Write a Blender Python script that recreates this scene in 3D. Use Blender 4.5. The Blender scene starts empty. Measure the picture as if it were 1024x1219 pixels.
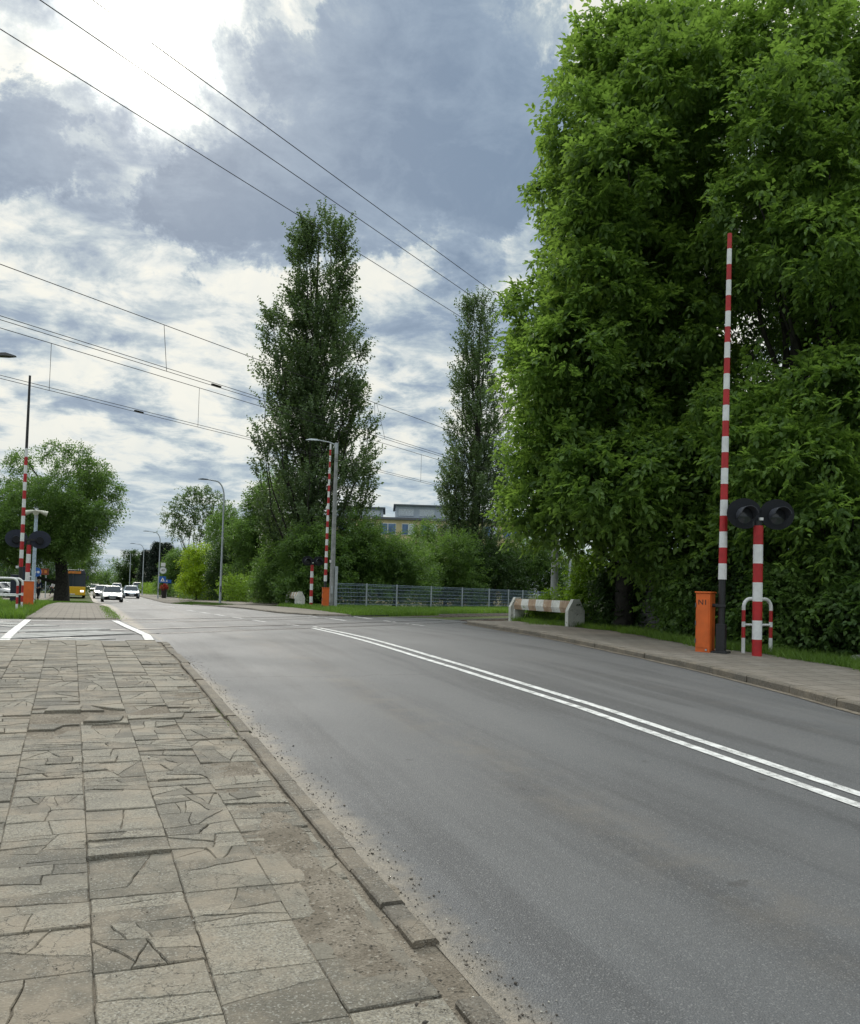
import bpy, math, random
import numpy as np
from mathutils import Vector, Matrix, noise
R = math.radians
S = bpy.context.scene
C = S.collection

# ------------------------------------------------------------------ camera
cd = bpy.data.cameras.new('camera'); cam = bpy.data.objects.new('camera', cd); C.objects.link(cam)
cam.location = (0, 0, 1.6)
cam.matrix_world = Matrix.Translation((0, 0, 1.6)) @ Matrix.Rotation(R(-22.4), 4, 'Z') @ Matrix.Rotation(R(92.3), 4, 'X') @ Matrix.Rotation(R(1.6), 4, 'Z')
cd.sensor_fit = 'VERTICAL'; cd.sensor_height = 24; cd.lens = 1000/1219*24
cd.shift_y = 55/1219
cd.clip_start = .05; cd.clip_end = 6000
S.camera = cam
S.view_settings.view_transform = 'Standard'; S.view_settings.look = 'None'; S.view_settings.gamma = 1
S.view_settings.exposure = 0.0
S.render.engine = 'CYCLES'
S.render.resolution_x = 860; S.render.resolution_y = 1024

YAW = R(22.4)
def camdir(px, py):      # world direction through a point of the view (used for distances and cloud bearings)
    p = R(2.3); r_ = R(1.6)
    fw = Vector((math.sin(YAW)*math.cos(p), math.cos(YAW)*math.cos(p), math.sin(p)))
    r0 = Vector((math.cos(YAW), -math.sin(YAW), 0)); u0 = r0.cross(fw)
    rr = r0*math.cos(r_)+u0*math.sin(r_); uu = u0*math.cos(r_)-r0*math.sin(r_)
    return fw + rr*((px-512)/1000) - uu*((py-664.5)/1000)
def at(px, py, dep):
    return Vector((0, 0, 1.6)) + camdir(px, py)*dep

# ------------------------------------------------------------------ sky and sun
SUN = camdir(165, 10).normalized()
sun_el = math.asin(SUN.z); sun_az = math.atan2(SUN.x, SUN.y)
W = bpy.data.worlds.new('World'); S.world = W; W.use_nodes = True
nt = W.node_tree; nt.nodes.clear()
class NT:
    def __init__(s, nt): s.t = nt
    def n(s, ty, **k):
        d = s.t.nodes.new(ty)
        for a, b in k.items():
            if a in ('data_type', 'operation', 'blend_type', 'noise_dimensions', 'feature', 'sky_type', 'sun_disc', 'sun_elevation', 'sun_rotation', 'clamp', 'interpolation_type', 'distance', 'altitude', 'air_density', 'dust_density', 'use_clamp', 'wave_type', 'bands_direction', 'offset', 'attribute_name'):
                setattr(d, a, b)
        return d
    def link(s, a, b): s.t.links.new(a, b)
    def setin(s, sock, v):
        if isinstance(v, bpy.types.NodeSocket): s.link(v, sock)
        else: sock.default_value = v
    def m(s, op, a, b=None, c=None, clamp=False):
        d = s.t.nodes.new('ShaderNodeMath'); d.operation = op; d.use_clamp = clamp
        s.setin(d.inputs[0], a)
        if b is not None: s.setin(d.inputs[1], b)
        if c is not None: s.setin(d.inputs[2], c)
        return d.outputs[0]
    def v(s, op, a, b=None, sc=None):
        d = s.t.nodes.new('ShaderNodeVectorMath'); d.operation = op
        s.setin(d.inputs[0], a)
        if b is not None: s.setin(d.inputs[1], b)
        if sc is not None: s.setin(d.inputs['Scale'], sc)
        return d.outputs['Value'] if op in ('DOT_PRODUCT', 'LENGTH') else d.outputs['Vector']
    def noise(s, vec, scale, detail=5, rough=.5, dist=0, out='Fac'):
        d = s.t.nodes.new('ShaderNodeTexNoise'); s.setin(d.inputs['Vector'], vec)
        d.inputs['Scale'].default_value = scale; d.inputs['Detail'].default_value = detail
        d.inputs['Roughness'].default_value = rough; d.inputs['Distortion'].default_value = dist
        return d.outputs[out]
    def voro(s, vec, scale, feature='F1', out='Distance'):
        d = s.t.nodes.new('ShaderNodeTexVoronoi'); d.feature = feature; s.setin(d.inputs['Vector'], vec)
        d.inputs['Scale'].default_value = scale
        return d.outputs[out]
    def ss(s, x, a, b, lo=0., hi=1.):
        d = s.t.nodes.new('ShaderNodeMapRange'); d.interpolation_type = 'SMOOTHSTEP'
        s.setin(d.inputs[0], x); s.setin(d.inputs[1], a); s.setin(d.inputs[2], b); s.setin(d.inputs[3], lo); s.setin(d.inputs[4], hi)
        return d.outputs[0]
    def mix(s, f, a, b, mode='MIX'):
        d = s.t.nodes.new('ShaderNodeMix'); d.data_type = 'RGBA'; d.blend_type = mode
        s.setin(d.inputs[0], f)
        for i, x in ((6, a), (7, b)):
            if isinstance(x, (tuple, list)) and len(x) == 3: x = (*x, 1)
            s.setin(d.inputs[i], x)
        return d.outputs[2]
    def ramp(s, f, stops):
        d = s.t.nodes.new('ShaderNodeValToRGB'); e = d.color_ramp.elements
        while len(e) < len(stops): e.new(.5)
        for i, (p, c) in enumerate(stops): e[i].position = p; e[i].color = (*c, 1)
        s.setin(d.inputs[0], f); return d.outputs[0]
    def sep(s, v):
        d = s.t.nodes.new('ShaderNodeSeparateXYZ'); s.link(v, d.inputs[0]); return d.outputs
    def comb(s, x, y, z):
        d = s.t.nodes.new('ShaderNodeCombineXYZ')
        for i, q in enumerate((x, y, z)): s.setin(d.inputs[i], q)
        return d.outputs[0]

def build_world():
    g = NT(nt)
    tc = nt.nodes.new('ShaderNodeTexCoord')
    d = g.v('NORMALIZE', tc.outputs['Generated'])
    x, y, z = g.sep(d)
    zc = g.m('ADD', g.m('MAXIMUM', z, 0.), .16)
    P = g.comb(g.m('DIVIDE', x, zc), g.m('DIVIDE', y, zc), 0.)
    wob = g.v('SUBTRACT', g.noise(d, 6.5, 9, .68, .2, 'Color'), (.5, .5, .5))
    dd = g.v('NORMALIZE', g.v('ADD', d, g.v('SCALE', wob, sc=.27)))
    # thick dark cloud banks, by their bearing in the sky
    blobs = [((510, 105), 8.5, .95), ((590, 165), 6, .9), ((430, 160), 8, 1.0), ((325, 215), 6.2, .95), ((245, 250), 5, .85), ((150, 200), 4, .55), ((300, 150), 5, .75), ((490, 215), 5, .6), ((25, 185), 4.6, .8),
             ((550, 280), 4.5, .6), ((232, 62), 3.2, .6), ((390, 60), 5, .55), ((110, 170), 4, .6), ((240, 20), 3.2, .35), ((480, 390), 5, .3), ((60, 480), 7, .22), ((180, 570), 6, .3)]
    D = None
    for (px, py), rad, w in blobs:
        b = camdir(px, py).normalized()
        a = g.v('DOT_PRODUCT', dd, tuple(b))
        q = g.ss(a, math.cos(R(rad*1.15)), math.cos(R(rad*.35)), 0., w)
        D = q if D is None else g.m('MAXIMUM', D, q)
    n1 = g.noise(P, 1.7, 9, .58, .35)
    n2 = g.ss(g.noise(P, 5.6, 9, .64, .35), .3, .7)
    n3 = g.noise(P, .7, 6, .5, .3)
    D = g.m('MULTIPLY', g.ss(g.m('ADD', D, g.m('MULTIPLY', g.m('SUBTRACT', g.noise(d, 9., 8, .62, .3), .5), .9)), .22, .78), g.m('ADD', g.m('MULTIPLY', D, .5), .5))
    gen = g.m('MULTIPLY', g.ss(n1, .40, .64), .72)
    elev = g.ss(z, .05, .32, .9, .9)
    gen = g.m('ADD', g.m('MULTIPLY', gen, elev), g.m('MULTIPLY', g.m('SUBTRACT', n2, .5), .62))
    gen = g.m('ADD', gen, g.m('MULTIPLY', g.m('SUBTRACT', n3, .5), .5))
    T = g.m('ADD', g.m('MULTIPLY', D, .84), g.m('MULTIPLY', gen, g.m('SUBTRACT', 1.0, g.m('MULTIPLY', D, .5))), clamp=True)
    T = g.m('ADD', T, g.m('MULTIPLY', g.m('SUBTRACT', g.noise(d, 14., 9, .66, .5), .5), .55), clamp=True)
    T = g.m('MULTIPLY', T, g.m('SUBTRACT', 1.0, g.m('MULTIPLY', g.m('POWER', g.m('MAXIMUM', g.v('DOT_PRODUCT', dd, tuple(SUN)), 0.), 260.), .7)))
    cloud = g.ramp(T, [(0, (.88, .88, .80)), (.2, (.74, .78, .76)), (.42, (.49, .575, .62)), (.70, (.285, .375, .485)), (1, (.195, .275, .385))])
    # low haze band
    low = g.ss(z, .02, .20, 1., 0.)
    cloud = g.mix(g.m('MULTIPLY', low, .62), cloud, (.40, .53, .64))
    # glow of the sun through the clouds
    sd = g.v('DOT_PRODUCT', d, tuple(SUN))
    sdn = g.v('DOT_PRODUCT', dd, tuple(SUN))
    gl = g.m('ADD', g.m('MULTIPLY', g.m('POWER', g.m('MAXIMUM', sdn, 0.), 380.), 1.7), g.m('MULTIPLY', g.m('POWER', g.m('MAXIMUM', sd, 0.), 110.), .14))
    gl = g.m('ADD', gl, g.m('MULTIPLY', g.m('POWER', g.m('MAXIMUM', sdn, 0.), 1500.), 8.))
    gl = g.m('MULTIPLY', gl, g.m('SUBTRACT', 1.0, g.m('MULTIPLY', T, .9)))
    cloud = g.mix(1.0, cloud, g.v('SCALE', (1.0, .97, .88), sc=gl), 'ADD')
    over = g.ss(z, .60, .85, 1., 2.9)  # extra overhead brightness added above the view to raise the ambient light
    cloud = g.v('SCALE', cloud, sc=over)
    sky = nt.nodes.new('ShaderNodeTexSky'); sky.sky_type = 'NISHITA'; sky.sun_disc = False
    sky.sun_elevation = sun_el; sky.sun_rotation = sun_az; sky.air_density = 1; sky.dust_density = 2
    b1 = nt.nodes.new('ShaderNodeBackground'); g.link(sky.outputs[0], b1.inputs[0]); b1.inputs[1].default_value = .1
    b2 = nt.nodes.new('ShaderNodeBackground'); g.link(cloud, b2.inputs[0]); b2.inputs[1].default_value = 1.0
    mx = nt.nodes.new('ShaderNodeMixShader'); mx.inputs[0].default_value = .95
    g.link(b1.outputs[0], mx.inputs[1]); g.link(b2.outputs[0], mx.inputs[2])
    o = nt.nodes.new('ShaderNodeOutputWorld'); g.link(mx.outputs[0], o.inputs[0])
build_world()
sl = bpy.data.lights.new('sun', 'SUN'); sl.energy = 2.0; sl.angle = R(10); sl.color = (1, .95, .86)
so = bpy.data.objects.new('sun', sl); C.objects.link(so)
so.rotation_euler = (-SUN).to_track_quat('-Z', 'Y').to_euler()

# ------------------------------------------------------------------ ground heights: the road climbs to the level crossing and drops behind it
_zx = [-40, -2, 2, 8, 13, 17, 38, 50, 80, 4000]; _zr = [-.9, -.06, .08, .33, .52, .6, .6, .42, -.1, -.1]
_rx = [-40, -2, 2, 8, 13, 17, 36, 60, 80, 100, 4000]; _rz = [-.9, -.06, .08, .33, .52, .6, .6, .5, .2, -.1, -.1]
def sstep(x, a, b):
    t = np.clip((np.asarray(x, float)-a)/(b-a), 0, 1); return t*t*(3-2*t)
def smi(y, xs, zs):
    return (np.interp(y-1.2, xs, zs)+np.interp(y, xs, zs)+np.interp(y+1.2, xs, zs))/3
def tzn(x, y):
    b = sstep(x, 7, 10)
    return smi(y, _zx, _zr)*(1-b)+smi(y, _rx, _rz)*b
def tz(x, y): return float(tzn(x, y))

# ------------------------------------------------------------------ materials
M = {}
def mat(name, fn=None, color=(.5, .5, .5), rough=.6, metal=0, spec=.5, emit=None, noise_amt=.12, nscale=14, bump=0.):
    if name in M: return M[name]
    m = bpy.data.materials.new(name); m.use_nodes = True; m.node_tree.nodes.clear()
    g = NT(m.node_tree); o = m.node_tree.nodes.new('ShaderNodeOutputMaterial'); b = m.node_tree.nodes.new('ShaderNodeBsdfPrincipled')
    b.inputs['Roughness'].default_value = rough; b.inputs['Metallic'].default_value = metal; b.inputs['Specular IOR Level'].default_value = spec
    g.link(b.outputs[0], o.inputs[0])
    if fn: fn(g, b, o)
    else:
        tc = m.node_tree.nodes.new('ShaderNodeTexCoord')
        n = g.noise(tc.outputs['Object'], nscale, 6, .62)
        dk = tuple(max(0, c*(1-noise_amt*2.2)) for c in color); lt = tuple(min(1, c*(1+noise_amt)) for c in color)
        g.link(g.mix(g.ss(n, .3, .7), dk, lt), b.inputs['Base Color'])
        if bump:
            bp = m.node_tree.nodes.new('ShaderNodeBump'); bp.inputs['Strength'].default_value = bump; bp.inputs['Distance'].default_value = .01
            g.link(n, bp.inputs['Height']); g.link(bp.outputs[0], b.inputs['Normal'])
    if emit:
        b.inputs['Emission Color'].default_value = (*emit[0], 1); b.inputs['Emission Strength'].default_value = emit[1]
    M[name] = m; return m
def geo(g): return g.t.nodes.new('ShaderNodeNewGeometry')
def bumpn(g, b, h, st, dist=.01):
    bp = g.t.nodes.new('ShaderNodeBump'); bp.inputs['Strength'].default_value = st; bp.inputs['Distance'].default_value = dist
    g.link(h, bp.inputs['Height']); g.link(bp.outputs[0], b.inputs['Normal'])

SAND = (.30, .255, .20)
def f_asphalt(g, b, o, sand=True):
    p = geo(g).outputs['Position']; x, y, z = g.sep(p)
    fine = g.noise(p, 140, 3, .7); big = g.noise(p, .55, 5, .55)
    stretched = g.noise(g.comb(g.m('MULTIPLY', x, 1.1), g.m('MULTIPLY', y, .10), 0.), 1.6, 5, .55, .3)
    col = g.mix(g.ss(big, .3, .7), (.092, .095, .100), (.108, .109, .112))
    col = g.mix(g.ss(stretched, .46, .66, 0., .85), col, (.052, .053, .056))
    v1 = g.voro(p, 165, 'F1', 'Color'); r1, _, _ = g.sep(v1)
    col = g.mix(g.ss(r1, .84, .97, 0., .55), col, (.24, .24, .235))
    col = g.mix(g.ss(r1, .30, .0, 0., .55), col, (.05, .05, .055))
    col = g.mix(g.ss(fine, .62, .3, 0., .45), col, (.045, .046, .05))
    # wheel paths, centre dust band
    def band(c, w):
        return g.m('POWER', 2.718, g.m('MULTIPLY', -1., g.m('POWER', g.m('DIVIDE', g.m('SUBTRACT', x, c), w), 2.)))
    wob = g.m('MULTIPLY', g.m('SUBTRACT', g.noise(g.comb(0., y, 0.), .35, 3), .5), .5)
    xx = g.m('ADD', x, wob)
    dust = g.m('POWER', 2.718, g.m('MULTIPLY', -1., g.m('POWER', g.m('DIVIDE', g.m('SUBTRACT', xx, 3.15), .33), 2.)))
    dn = g.noise(p, 2.6, 8, .65)
    col = g.mix(g.m('MULTIPLY', g.m('MULTIPLY', dust, g.ss(dn, .35, .7)), .5), col, (.13, .115, .098))
    dust2 = band(7.2, .5)
    col = g.mix(g.m('MULTIPLY', g.m('MULTIPLY', dust2, g.ss(dn, .4, .75)), .25), col, (.12, .11, .10))
    # sand washed over the left edge
    ed = g.m('ADD', g.m('SUBTRACT', x, 1.42), g.m('MULTIPLY', g.m('SUBTRACT', g.noise(p, 3.2, 7, .68), .5), -.42))
    far = g.ss(y, 9., 15., 0., .22)
    s = g.ss(g.m('ADD', ed, far), .25, .0)
    if not sand: s = g.m('MULTIPLY', s, 0.)
    s = g.m('MULTIPLY', s, g.ss(g.noise(p, 60, 4, .7), .25, .5, .55, 1.))
    sc = g.mix(g.ss(g.noise(p, 45, 6, .75), .35, .7), (.165, .142, .112), (.28, .245, .195))
    col = g.mix(s, col, sc)
    for cc in (2.35, 4.0, 6.3, 7.9):
        col = g.mix(g.m('MULTIPLY', band(cc, .30), g.ss(g.noise(g.comb(x, g.m('MULTIPLY', y, .25), 0.), 2., 4), .3, .7, .08, .30)), col, (.145, .145, .145))
    cy = g.m('ADD', 10.95, g.m('MULTIPLY', g.m('SUBTRACT', g.noise(g.comb(x, 0., 2.), 2.2, 6, .7), .5), .55))
    crk = g.m('MULTIPLY', g.ss(g.m('ABSOLUTE', g.m('SUBTRACT', y, cy)), .016, .004, 0., .75), g.ss(x, 4.9, 4.4))
    col = g.mix(crk, col, (.02, .02, .02))
    col = g.mix(g.ss(g.noise(p, 3.1, 5, .6), .68, .74, 0., .55), col, (.045, .043, .042))
    # smeared tar joints near the crossing
    tj = g.voro(g.comb(g.m('MULTIPLY', x, .16), g.m('ADD', g.m('MULTIPLY', y, .33), g.m('MULTIPLY', g.noise(p, .8, 4), .3)), 0.), 1.0, 'DISTANCE_TO_EDGE')
    col = g.mix(g.m('MULTIPLY', g.ss(tj, .004, .0, 0., .45), g.ss(y, 14., 20.)), col, (.03, .031, .035))
    g.link(col, b.inputs['Base Color'])
    g.link(g.ss(big, .3, .7, .62, .72), b.inputs['Roughness']); b.inputs['Specular IOR Level'].default_value = .38
    bumpn(g, b, g.m('ADD', g.voro(p, 130), g.m('MULTIPLY', fine, .6)), .55, .006)
mat('asphalt', f_asphalt)
mat('path_asphalt', lambda g, b, o: f_asphalt(g, b, o, False))
def f_conc(base, var, dirt=.4):
    def f(g, b, o):
        ge = geo(g); p = ge.outputs['Position']; rnd = ge.outputs['Random Per Island']
        n = g.noise(p, 3.2, 7, .65); f_ = g.noise(p, 75, 4, .75)
        col = g.mix(g.ss(rnd, 0., 1.), tuple(c*(1-var) for c in base), tuple(c*(1+var) for c in base))
        v1 = g.voro(p, 150, 'F1', 'Color'); r1, g1, _ = g.sep(v1)
        exp = g.ss(g1, .0, 1., .0, 1.)
        wear = g.ss(g.noise(g.v('ADD', p, g.comb(g.m('MULTIPLY', rnd, 9.), 0., 0.)), 1.6, 4, .6), .30, .52)
        col = g.mix(g.m('MULTIPLY', g.ss(r1, .80, .95, 0., .6), wear), col, (.38, .37, .33))
        col = g.mix(g.m('MULTIPLY', g.ss(r1, .25, .05, 0., .7), wear), col, (.09, .08, .07))
        col = g.mix(g.ss(f_, .6, .3, 0., .75), col, tuple(c*.45 for c in base))
        col = g.mix(g.ss(g.noise(p, 22, 6, .75), .5, .7, 0., .5), col, tuple(c*.6 for c in base))
        col = g.mix(g.m('MULTIPLY', g.ss(n, .42, .68), dirt), col, (.27, .225, .17))
        st = g.noise(p, 7.5, 5, .7)
        col = g.mix(g.ss(st, .60, .76, 0., .6), col, (.065, .06, .05))
        col = g.mix(g.ss(g.noise(p, 1.1, 6, .7), .52, .66, 0., .35), col, (.10, .095, .085))
        g.link(col, b.inputs['Base Color'])
        cr = g.voro(g.v('ADD', p, g.v('SCALE', g.noise(p, 6, 5, .7, 0, 'Color'), sc=.16)), 8.5, 'DISTANCE_TO_EDGE')
        col = g.mix(g.m('MULTIPLY', g.ss(cr, .022, .004, 0., .8), g.ss(g.noise(p, 1.7, 3), .46, .56)), col, (.045, .04, .032))
        g.link(col, b.inputs['Base Color'])
        b.inputs['Roughness'].default_value = .85
        bumpn(g, b, g.m('ADD', g.m('MULTIPLY', f_, 1.), g.m('MULTIPLY', g.voro(p, 110), g.m('MULTIPLY', wear, 1.2))), .5, .005)
    return f
mat('slab_concrete', f_conc((.200, .182, .146), .38, .65), spec=.3)
mat('kerb_concrete', f_conc((.155, .135, .108), .10, .5), spec=.3)
def f_dirt(g, b, o):
    p = geo(g).outputs['Position']
    a = g.noise(p, 4, 7, .7); f_ = g.noise(p, 90, 5, .75); v1 = g.voro(p, 85, 'F1', 'Color'); r1, _, _ = g.sep(v1)
    col = g.mix(g.ss(a, .35, .65), (.165, .14, .11), (.27, .235, .19))
    col = g.mix(g.ss(f_, .62, .35, 0., .6), col, (.09, .075, .055))
    col = g.mix(g.ss(r1, .93, .99, 0., .5), col, (.38, .35, .30))
    col = g.mix(g.ss(r1, .12, .02, 0., .8), col, (.05, .045, .035))
    g.link(col, b.inputs['Base Color']); b.inputs['Roughness'].default_value = .95
    bumpn(g, b, g.m('ADD', f_, g.voro(p, 85)), .7, .008)
mat('dirt', f_dirt, spec=.2)
def f_pave(g, b, o):      # old small paving on the right and far pavements
    p = geo(g).outputs['Position']
    br = g.t.nodes.new('ShaderNodeTexBrick'); br.offset = .5
    g.link(g.v('ADD', p, g.v('SCALE', g.noise(p, 1.5, 4, .6, 0, 'Color'), sc=.08)), br.inputs['Vector'])
    br.inputs['Scale'].default_value = 1.0; br.inputs['Brick Width'].default_value = .4; br.inputs['Row Height'].default_value = .4
    br.inputs['Mortar Size'].default_value = .016; br.inputs['Mortar Smooth'].default_value = .3
    br.inputs['Color1'].default_value = (.20, .175, .148, 1); br.inputs['Color2'].default_value = (.25, .222, .19, 1); br.inputs['Mortar'].default_value = (.10, .09, .07, 1)
    n = g.noise(p, 1.3, 8, .7); f_ = g.noise(p, 40, 5, .7)
    col = g.mix(g.ss(n, .45, .7, 0., .7), br.outputs['Color'], (.21, .18, .145))
    col = g.mix(g.ss(g.noise(p, 3.5, 6, .7), .60, .75, 0., .6), col, (.11, .095, .07))
    col = g.mix(g.ss(f_, .6, .3, 0., .45), col, (.11, .10, .085))
    g.link(col, b.inputs['Base Color']); b.inputs['Roughness'].default_value = .9
    bumpn(g, b, g.m('ADD', f_, g.m('MULTIPLY', br.outputs['Fac'], -1.)), .4, .006)
mat('old_paving', f_pave, spec=.3)
def f_ground(g, b, o):
    p = geo(g).outputs['Position']
    a = g.noise(p, .6, 7, .65); f_ = g.noise(p, 24, 5, .7)
    col = g.mix(g.ss(a, .35, .65), (.05, .075, .02), (.085, .10, .035))
    col = g.mix(g.ss(f_, .55, .75, 0., .6), col, (.15, .12, .075))
    g.link(col, b.inputs['Base Color']); b.inputs['Roughness'].default_value = .95
    bumpn(g, b, f_, .6, .05)
mat('earth', f_ground, spec=.2)
def f_paint(g, b, o):
    p = geo(g).outputs['Position']; n = g.noise(p, 9, 7, .75); f_ = g.noise(p, 120, 3, .7)
    col = g.mix(g.ss(n, .38, .62), (.46, .46, .45), (.68, .68, .67))
    col = g.mix(g.ss(g.m('ADD', f_, g.m('MULTIPLY', n, 1.2)), 1.02, .90, 0., .85), col, (.17, .17, .17))
    g.link(col, b.inputs['Base Color']); b.inputs['Roughness'].default_value = .7
    bumpn(g, b, f_, .3, .003)
mat('road_paint', f_paint)
def f_paint2(g, b, o):
    p = geo(g).outputs['Position']; n = g.noise(p, 5, 8, .8)
    col = g.mix(g.ss(n, .42, .60), (.17, .17, .175), (.50, .50, .50))
    g.link(col, b.inputs['Base Color']); b.inputs['Roughness'].default_value = .7
mat('worn_paint', f_paint2)
mat('red_paint', color=(.44, .018, .022), rough=.45, noise_amt=.10, nscale=6)
mat('white_paint', color=(.72, .73, .74), rough=.5, noise_amt=.06, nscale=7)
mat('horn_cream', color=(.50, .50, .42), rough=.6)
mat('dark_red', color=(.16, .012, .015), rough=.5)
mat('orange_paint', color=(.68, .135, .022), rough=.55, noise_amt=.07, nscale=3)
mat('black_metal', color=(.018, .019, .022), rough=.5)
mat('black_matt', color=(.006, .008, .013), rough=.65, spec=.35)
mat('navy_board', color=(.018, .024, .045), rough=.6, spec=.4)
mat('hood_grey', color=(.055, .06, .075), rough=.55)
mat('lens_glass', color=(.05, .055, .065), rough=.15)
mat('galv', color=(.42, .46, .50), rough=.5, metal=.25, noise_amt=.08)
mat('galv_dark', color=(.10, .115, .14), rough=.5, metal=.3)
mat('concrete_pole', color=(.30, .31, .31), rough=.8, noise_amt=.14, nscale=4, bump=.3)
mat('pale_blue_metal', color=(.42, .52, .62), rough=.5)
mat('wire', color=(.012, .012, .014), rough=.7)
mat('insulator', color=(.03, .025, .02), rough=.4)
mat('bark', color=(.055, .047, .038), rough=.9, noise_amt=.3, nscale=9, bump=.8)
mat('bark_dark', color=(.035, .032, .027), rough=.9, noise_amt=.3, nscale=7, bump=.8)
mat('rail_steel', color=(.30, .28, .27), rough=.35, metal=.8)
mat('rail_rust', color=(.07, .04, .025), rough=.8)
mat('ballast', color=(.05, .043, .036), rough=.95, noise_amt=.4, nscale=30, bump=1.)
mat('panel_concrete', color=(.30, .30, .29), rough=.85, noise_amt=.15, nscale=6, bump=.4)
mat('joint_dark', color=(.02, .02, .022), rough=.9)
mat('mesh_grey', color=(.24, .31, .40), rough=.55, metal=.2)
mat('black_rubber', color=(.015, .015, .016), rough=.8)
mat('glass_dark', color=(.03, .038, .048), rough=.12, noise_amt=.02)
mat('chrome', color=(.6, .6, .6), rough=.25, metal=.8)
mat('plate_white', color=(.7, .7, .7), rough=.5)
mat('sign_blue', color=(.02, .11, .42), rough=.45)
mat('sign_yellow', color=(.75, .5, .03), rough=.5)
mat('skin', color=(.45, .28, .2), rough=.6)
mat('cloth_light', color=(.55, .56, .58), rough=.9)
mat('cloth_dark', color=(.02, .022, .03), rough=.9)
mat('cloth_black', color=(.012, .012, .015), rough=.9)
mat('cloth_navy', color=(.02, .035, .09), rough=.9)
mat('brick_red', color=(.28, .11, .07), rough=.9)
mat('bldg_ochre', color=(.50, .43, .25), rough=.85, noise_amt=.08, nscale=1)
mat('bldg_cream', color=(.42, .41, .36), rough=.85, noise_amt=.06, nscale=1)
mat('bldg_blue', color=(.38, .44, .52), rough=.7, noise_amt=.05, nscale=1)
mat('roof_grey', color=(.12, .13, .15), rough=.8)
mat('roof_dark', color=(.13, .15, .18), rough=.7)
mat('win_glass', color=(.10, .17, .30), rough=.1, noise_amt=.2, nscale=.8)
mat('win_frame', color=(.62, .64, .66), rough=.6)
mat('curtain', color=(.5, .56, .62), rough=.8, noise_amt=.15)
mat('stone', color=(.24, .25, .23), rough=.9, noise_amt=.25, bump=.6)
mat('planter_dark', color=(.022, .018, .02), rough=.7)
mat('flower_red', color=(.40, .03, .02), rough=.8)
mat('panel_orange', color=(.22, .05, .025), rough=.6)
mat('led', color=(.25, .09, .02), rough=.6, emit=((1, .35, .05), .12))
mat('headlight', color=(.8, .8, .8), rough=.2, emit=((1, .97, .9), 1.6))
mat('taillight', color=(.4, .02, .02), rough=.3)
def f_barrier(white):
    def f(g, b, o):
        p = geo(g).outputs['Position']; n = g.noise(p, 11, 8, .75); n2 = g.noise(p, 3, 5, .6)
        a, c = ((.50, .50, .47), (.66, .66, .62)) if white else ((.30, .20, .13), (.40, .295, .20))
        col = g.mix(g.ss(n2, .35, .65), a, c)
        col = g.mix(g.ss(n, .56, .64, 0., .9), col, (.13, .12, .105) if white else (.50, .47, .42))
        g.link(col, b.inputs['Base Color']); b.inputs['Roughness'].default_value = .9
        bumpn(g, b, n, .5, .01)
    return f
mat('barrier_white', f_barrier(True)); mat('barrier_rust', f_barrier(False))

def leafmat(name, dark, light, trans, hue_noise=.5, t=.45, rough=.5):
    def f(g, b, o):
        ge = geo(g); rnd = ge.outputs['Random Per Island']; p = ge.outputs['Position']
        n = g.noise(p, hue_noise, 3, .5)
        fct = g.m('ADD', g.m('MULTIPLY', rnd, .6), g.m('MULTIPLY', g.ss(n, .35, .65), .4))
        col = g.mix(fct, dark, light)
        g.link(col, b.inputs['Base Color']); b.inputs['Roughness'].default_value = rough; b.inputs['Specular IOR Level'].default_value = .35
        tr = g.t.nodes.new('ShaderNodeBsdfTranslucent'); g.link(g.mix(fct, tuple(c*.7 for c in trans), trans), tr.inputs[0])
        mx = g.t.nodes.new('ShaderNodeMixShader'); mx.inputs[0].default_value = t
        g.link(b.outputs[0], mx.inputs[1]); g.link(tr.outputs[0], mx.inputs[2]); g.link(mx.outputs[0], o.inputs[0])
    return mat(name, f)
leafmat('leaf_ash', (.042, .092, .028), (.20, .32, .072), (.32, .51, .075), t=.48)
leafmat('leaf_poplar', (.055, .10, .045), (.20, .27, .14), (.15, .24, .06), t=.4)
leafmat('leaf_bush', (.045, .095, .030), (.145, .235, .06), (.19, .34, .055), t=.45)
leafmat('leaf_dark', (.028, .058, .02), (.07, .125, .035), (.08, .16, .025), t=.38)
leafmat('leaf_lime', (.16, .28, .02), (.34, .48, .03), (.45, .62, .03))
leafmat('leaf_hedge', (.10, .19, .02), (.25, .37, .04), (.26, .44, .03))
leafmat('leaf_conifer', (.012, .025, .018), (.03, .05, .03), (.02, .04, .02), t=.2)
leafmat('leaf_olive', (.06, .11, .05), (.20, .28, .13), (.18, .28, .08), t=.42)
leafmat('leaf_grass', (.07, .14, .022), (.18, .29, .05), (.2, .36, .04), t=.4)
leafmat('leaf_grass_dark', (.04, .09, .02), (.12, .19, .04), (.08, .15, .02), t=.4)

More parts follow.
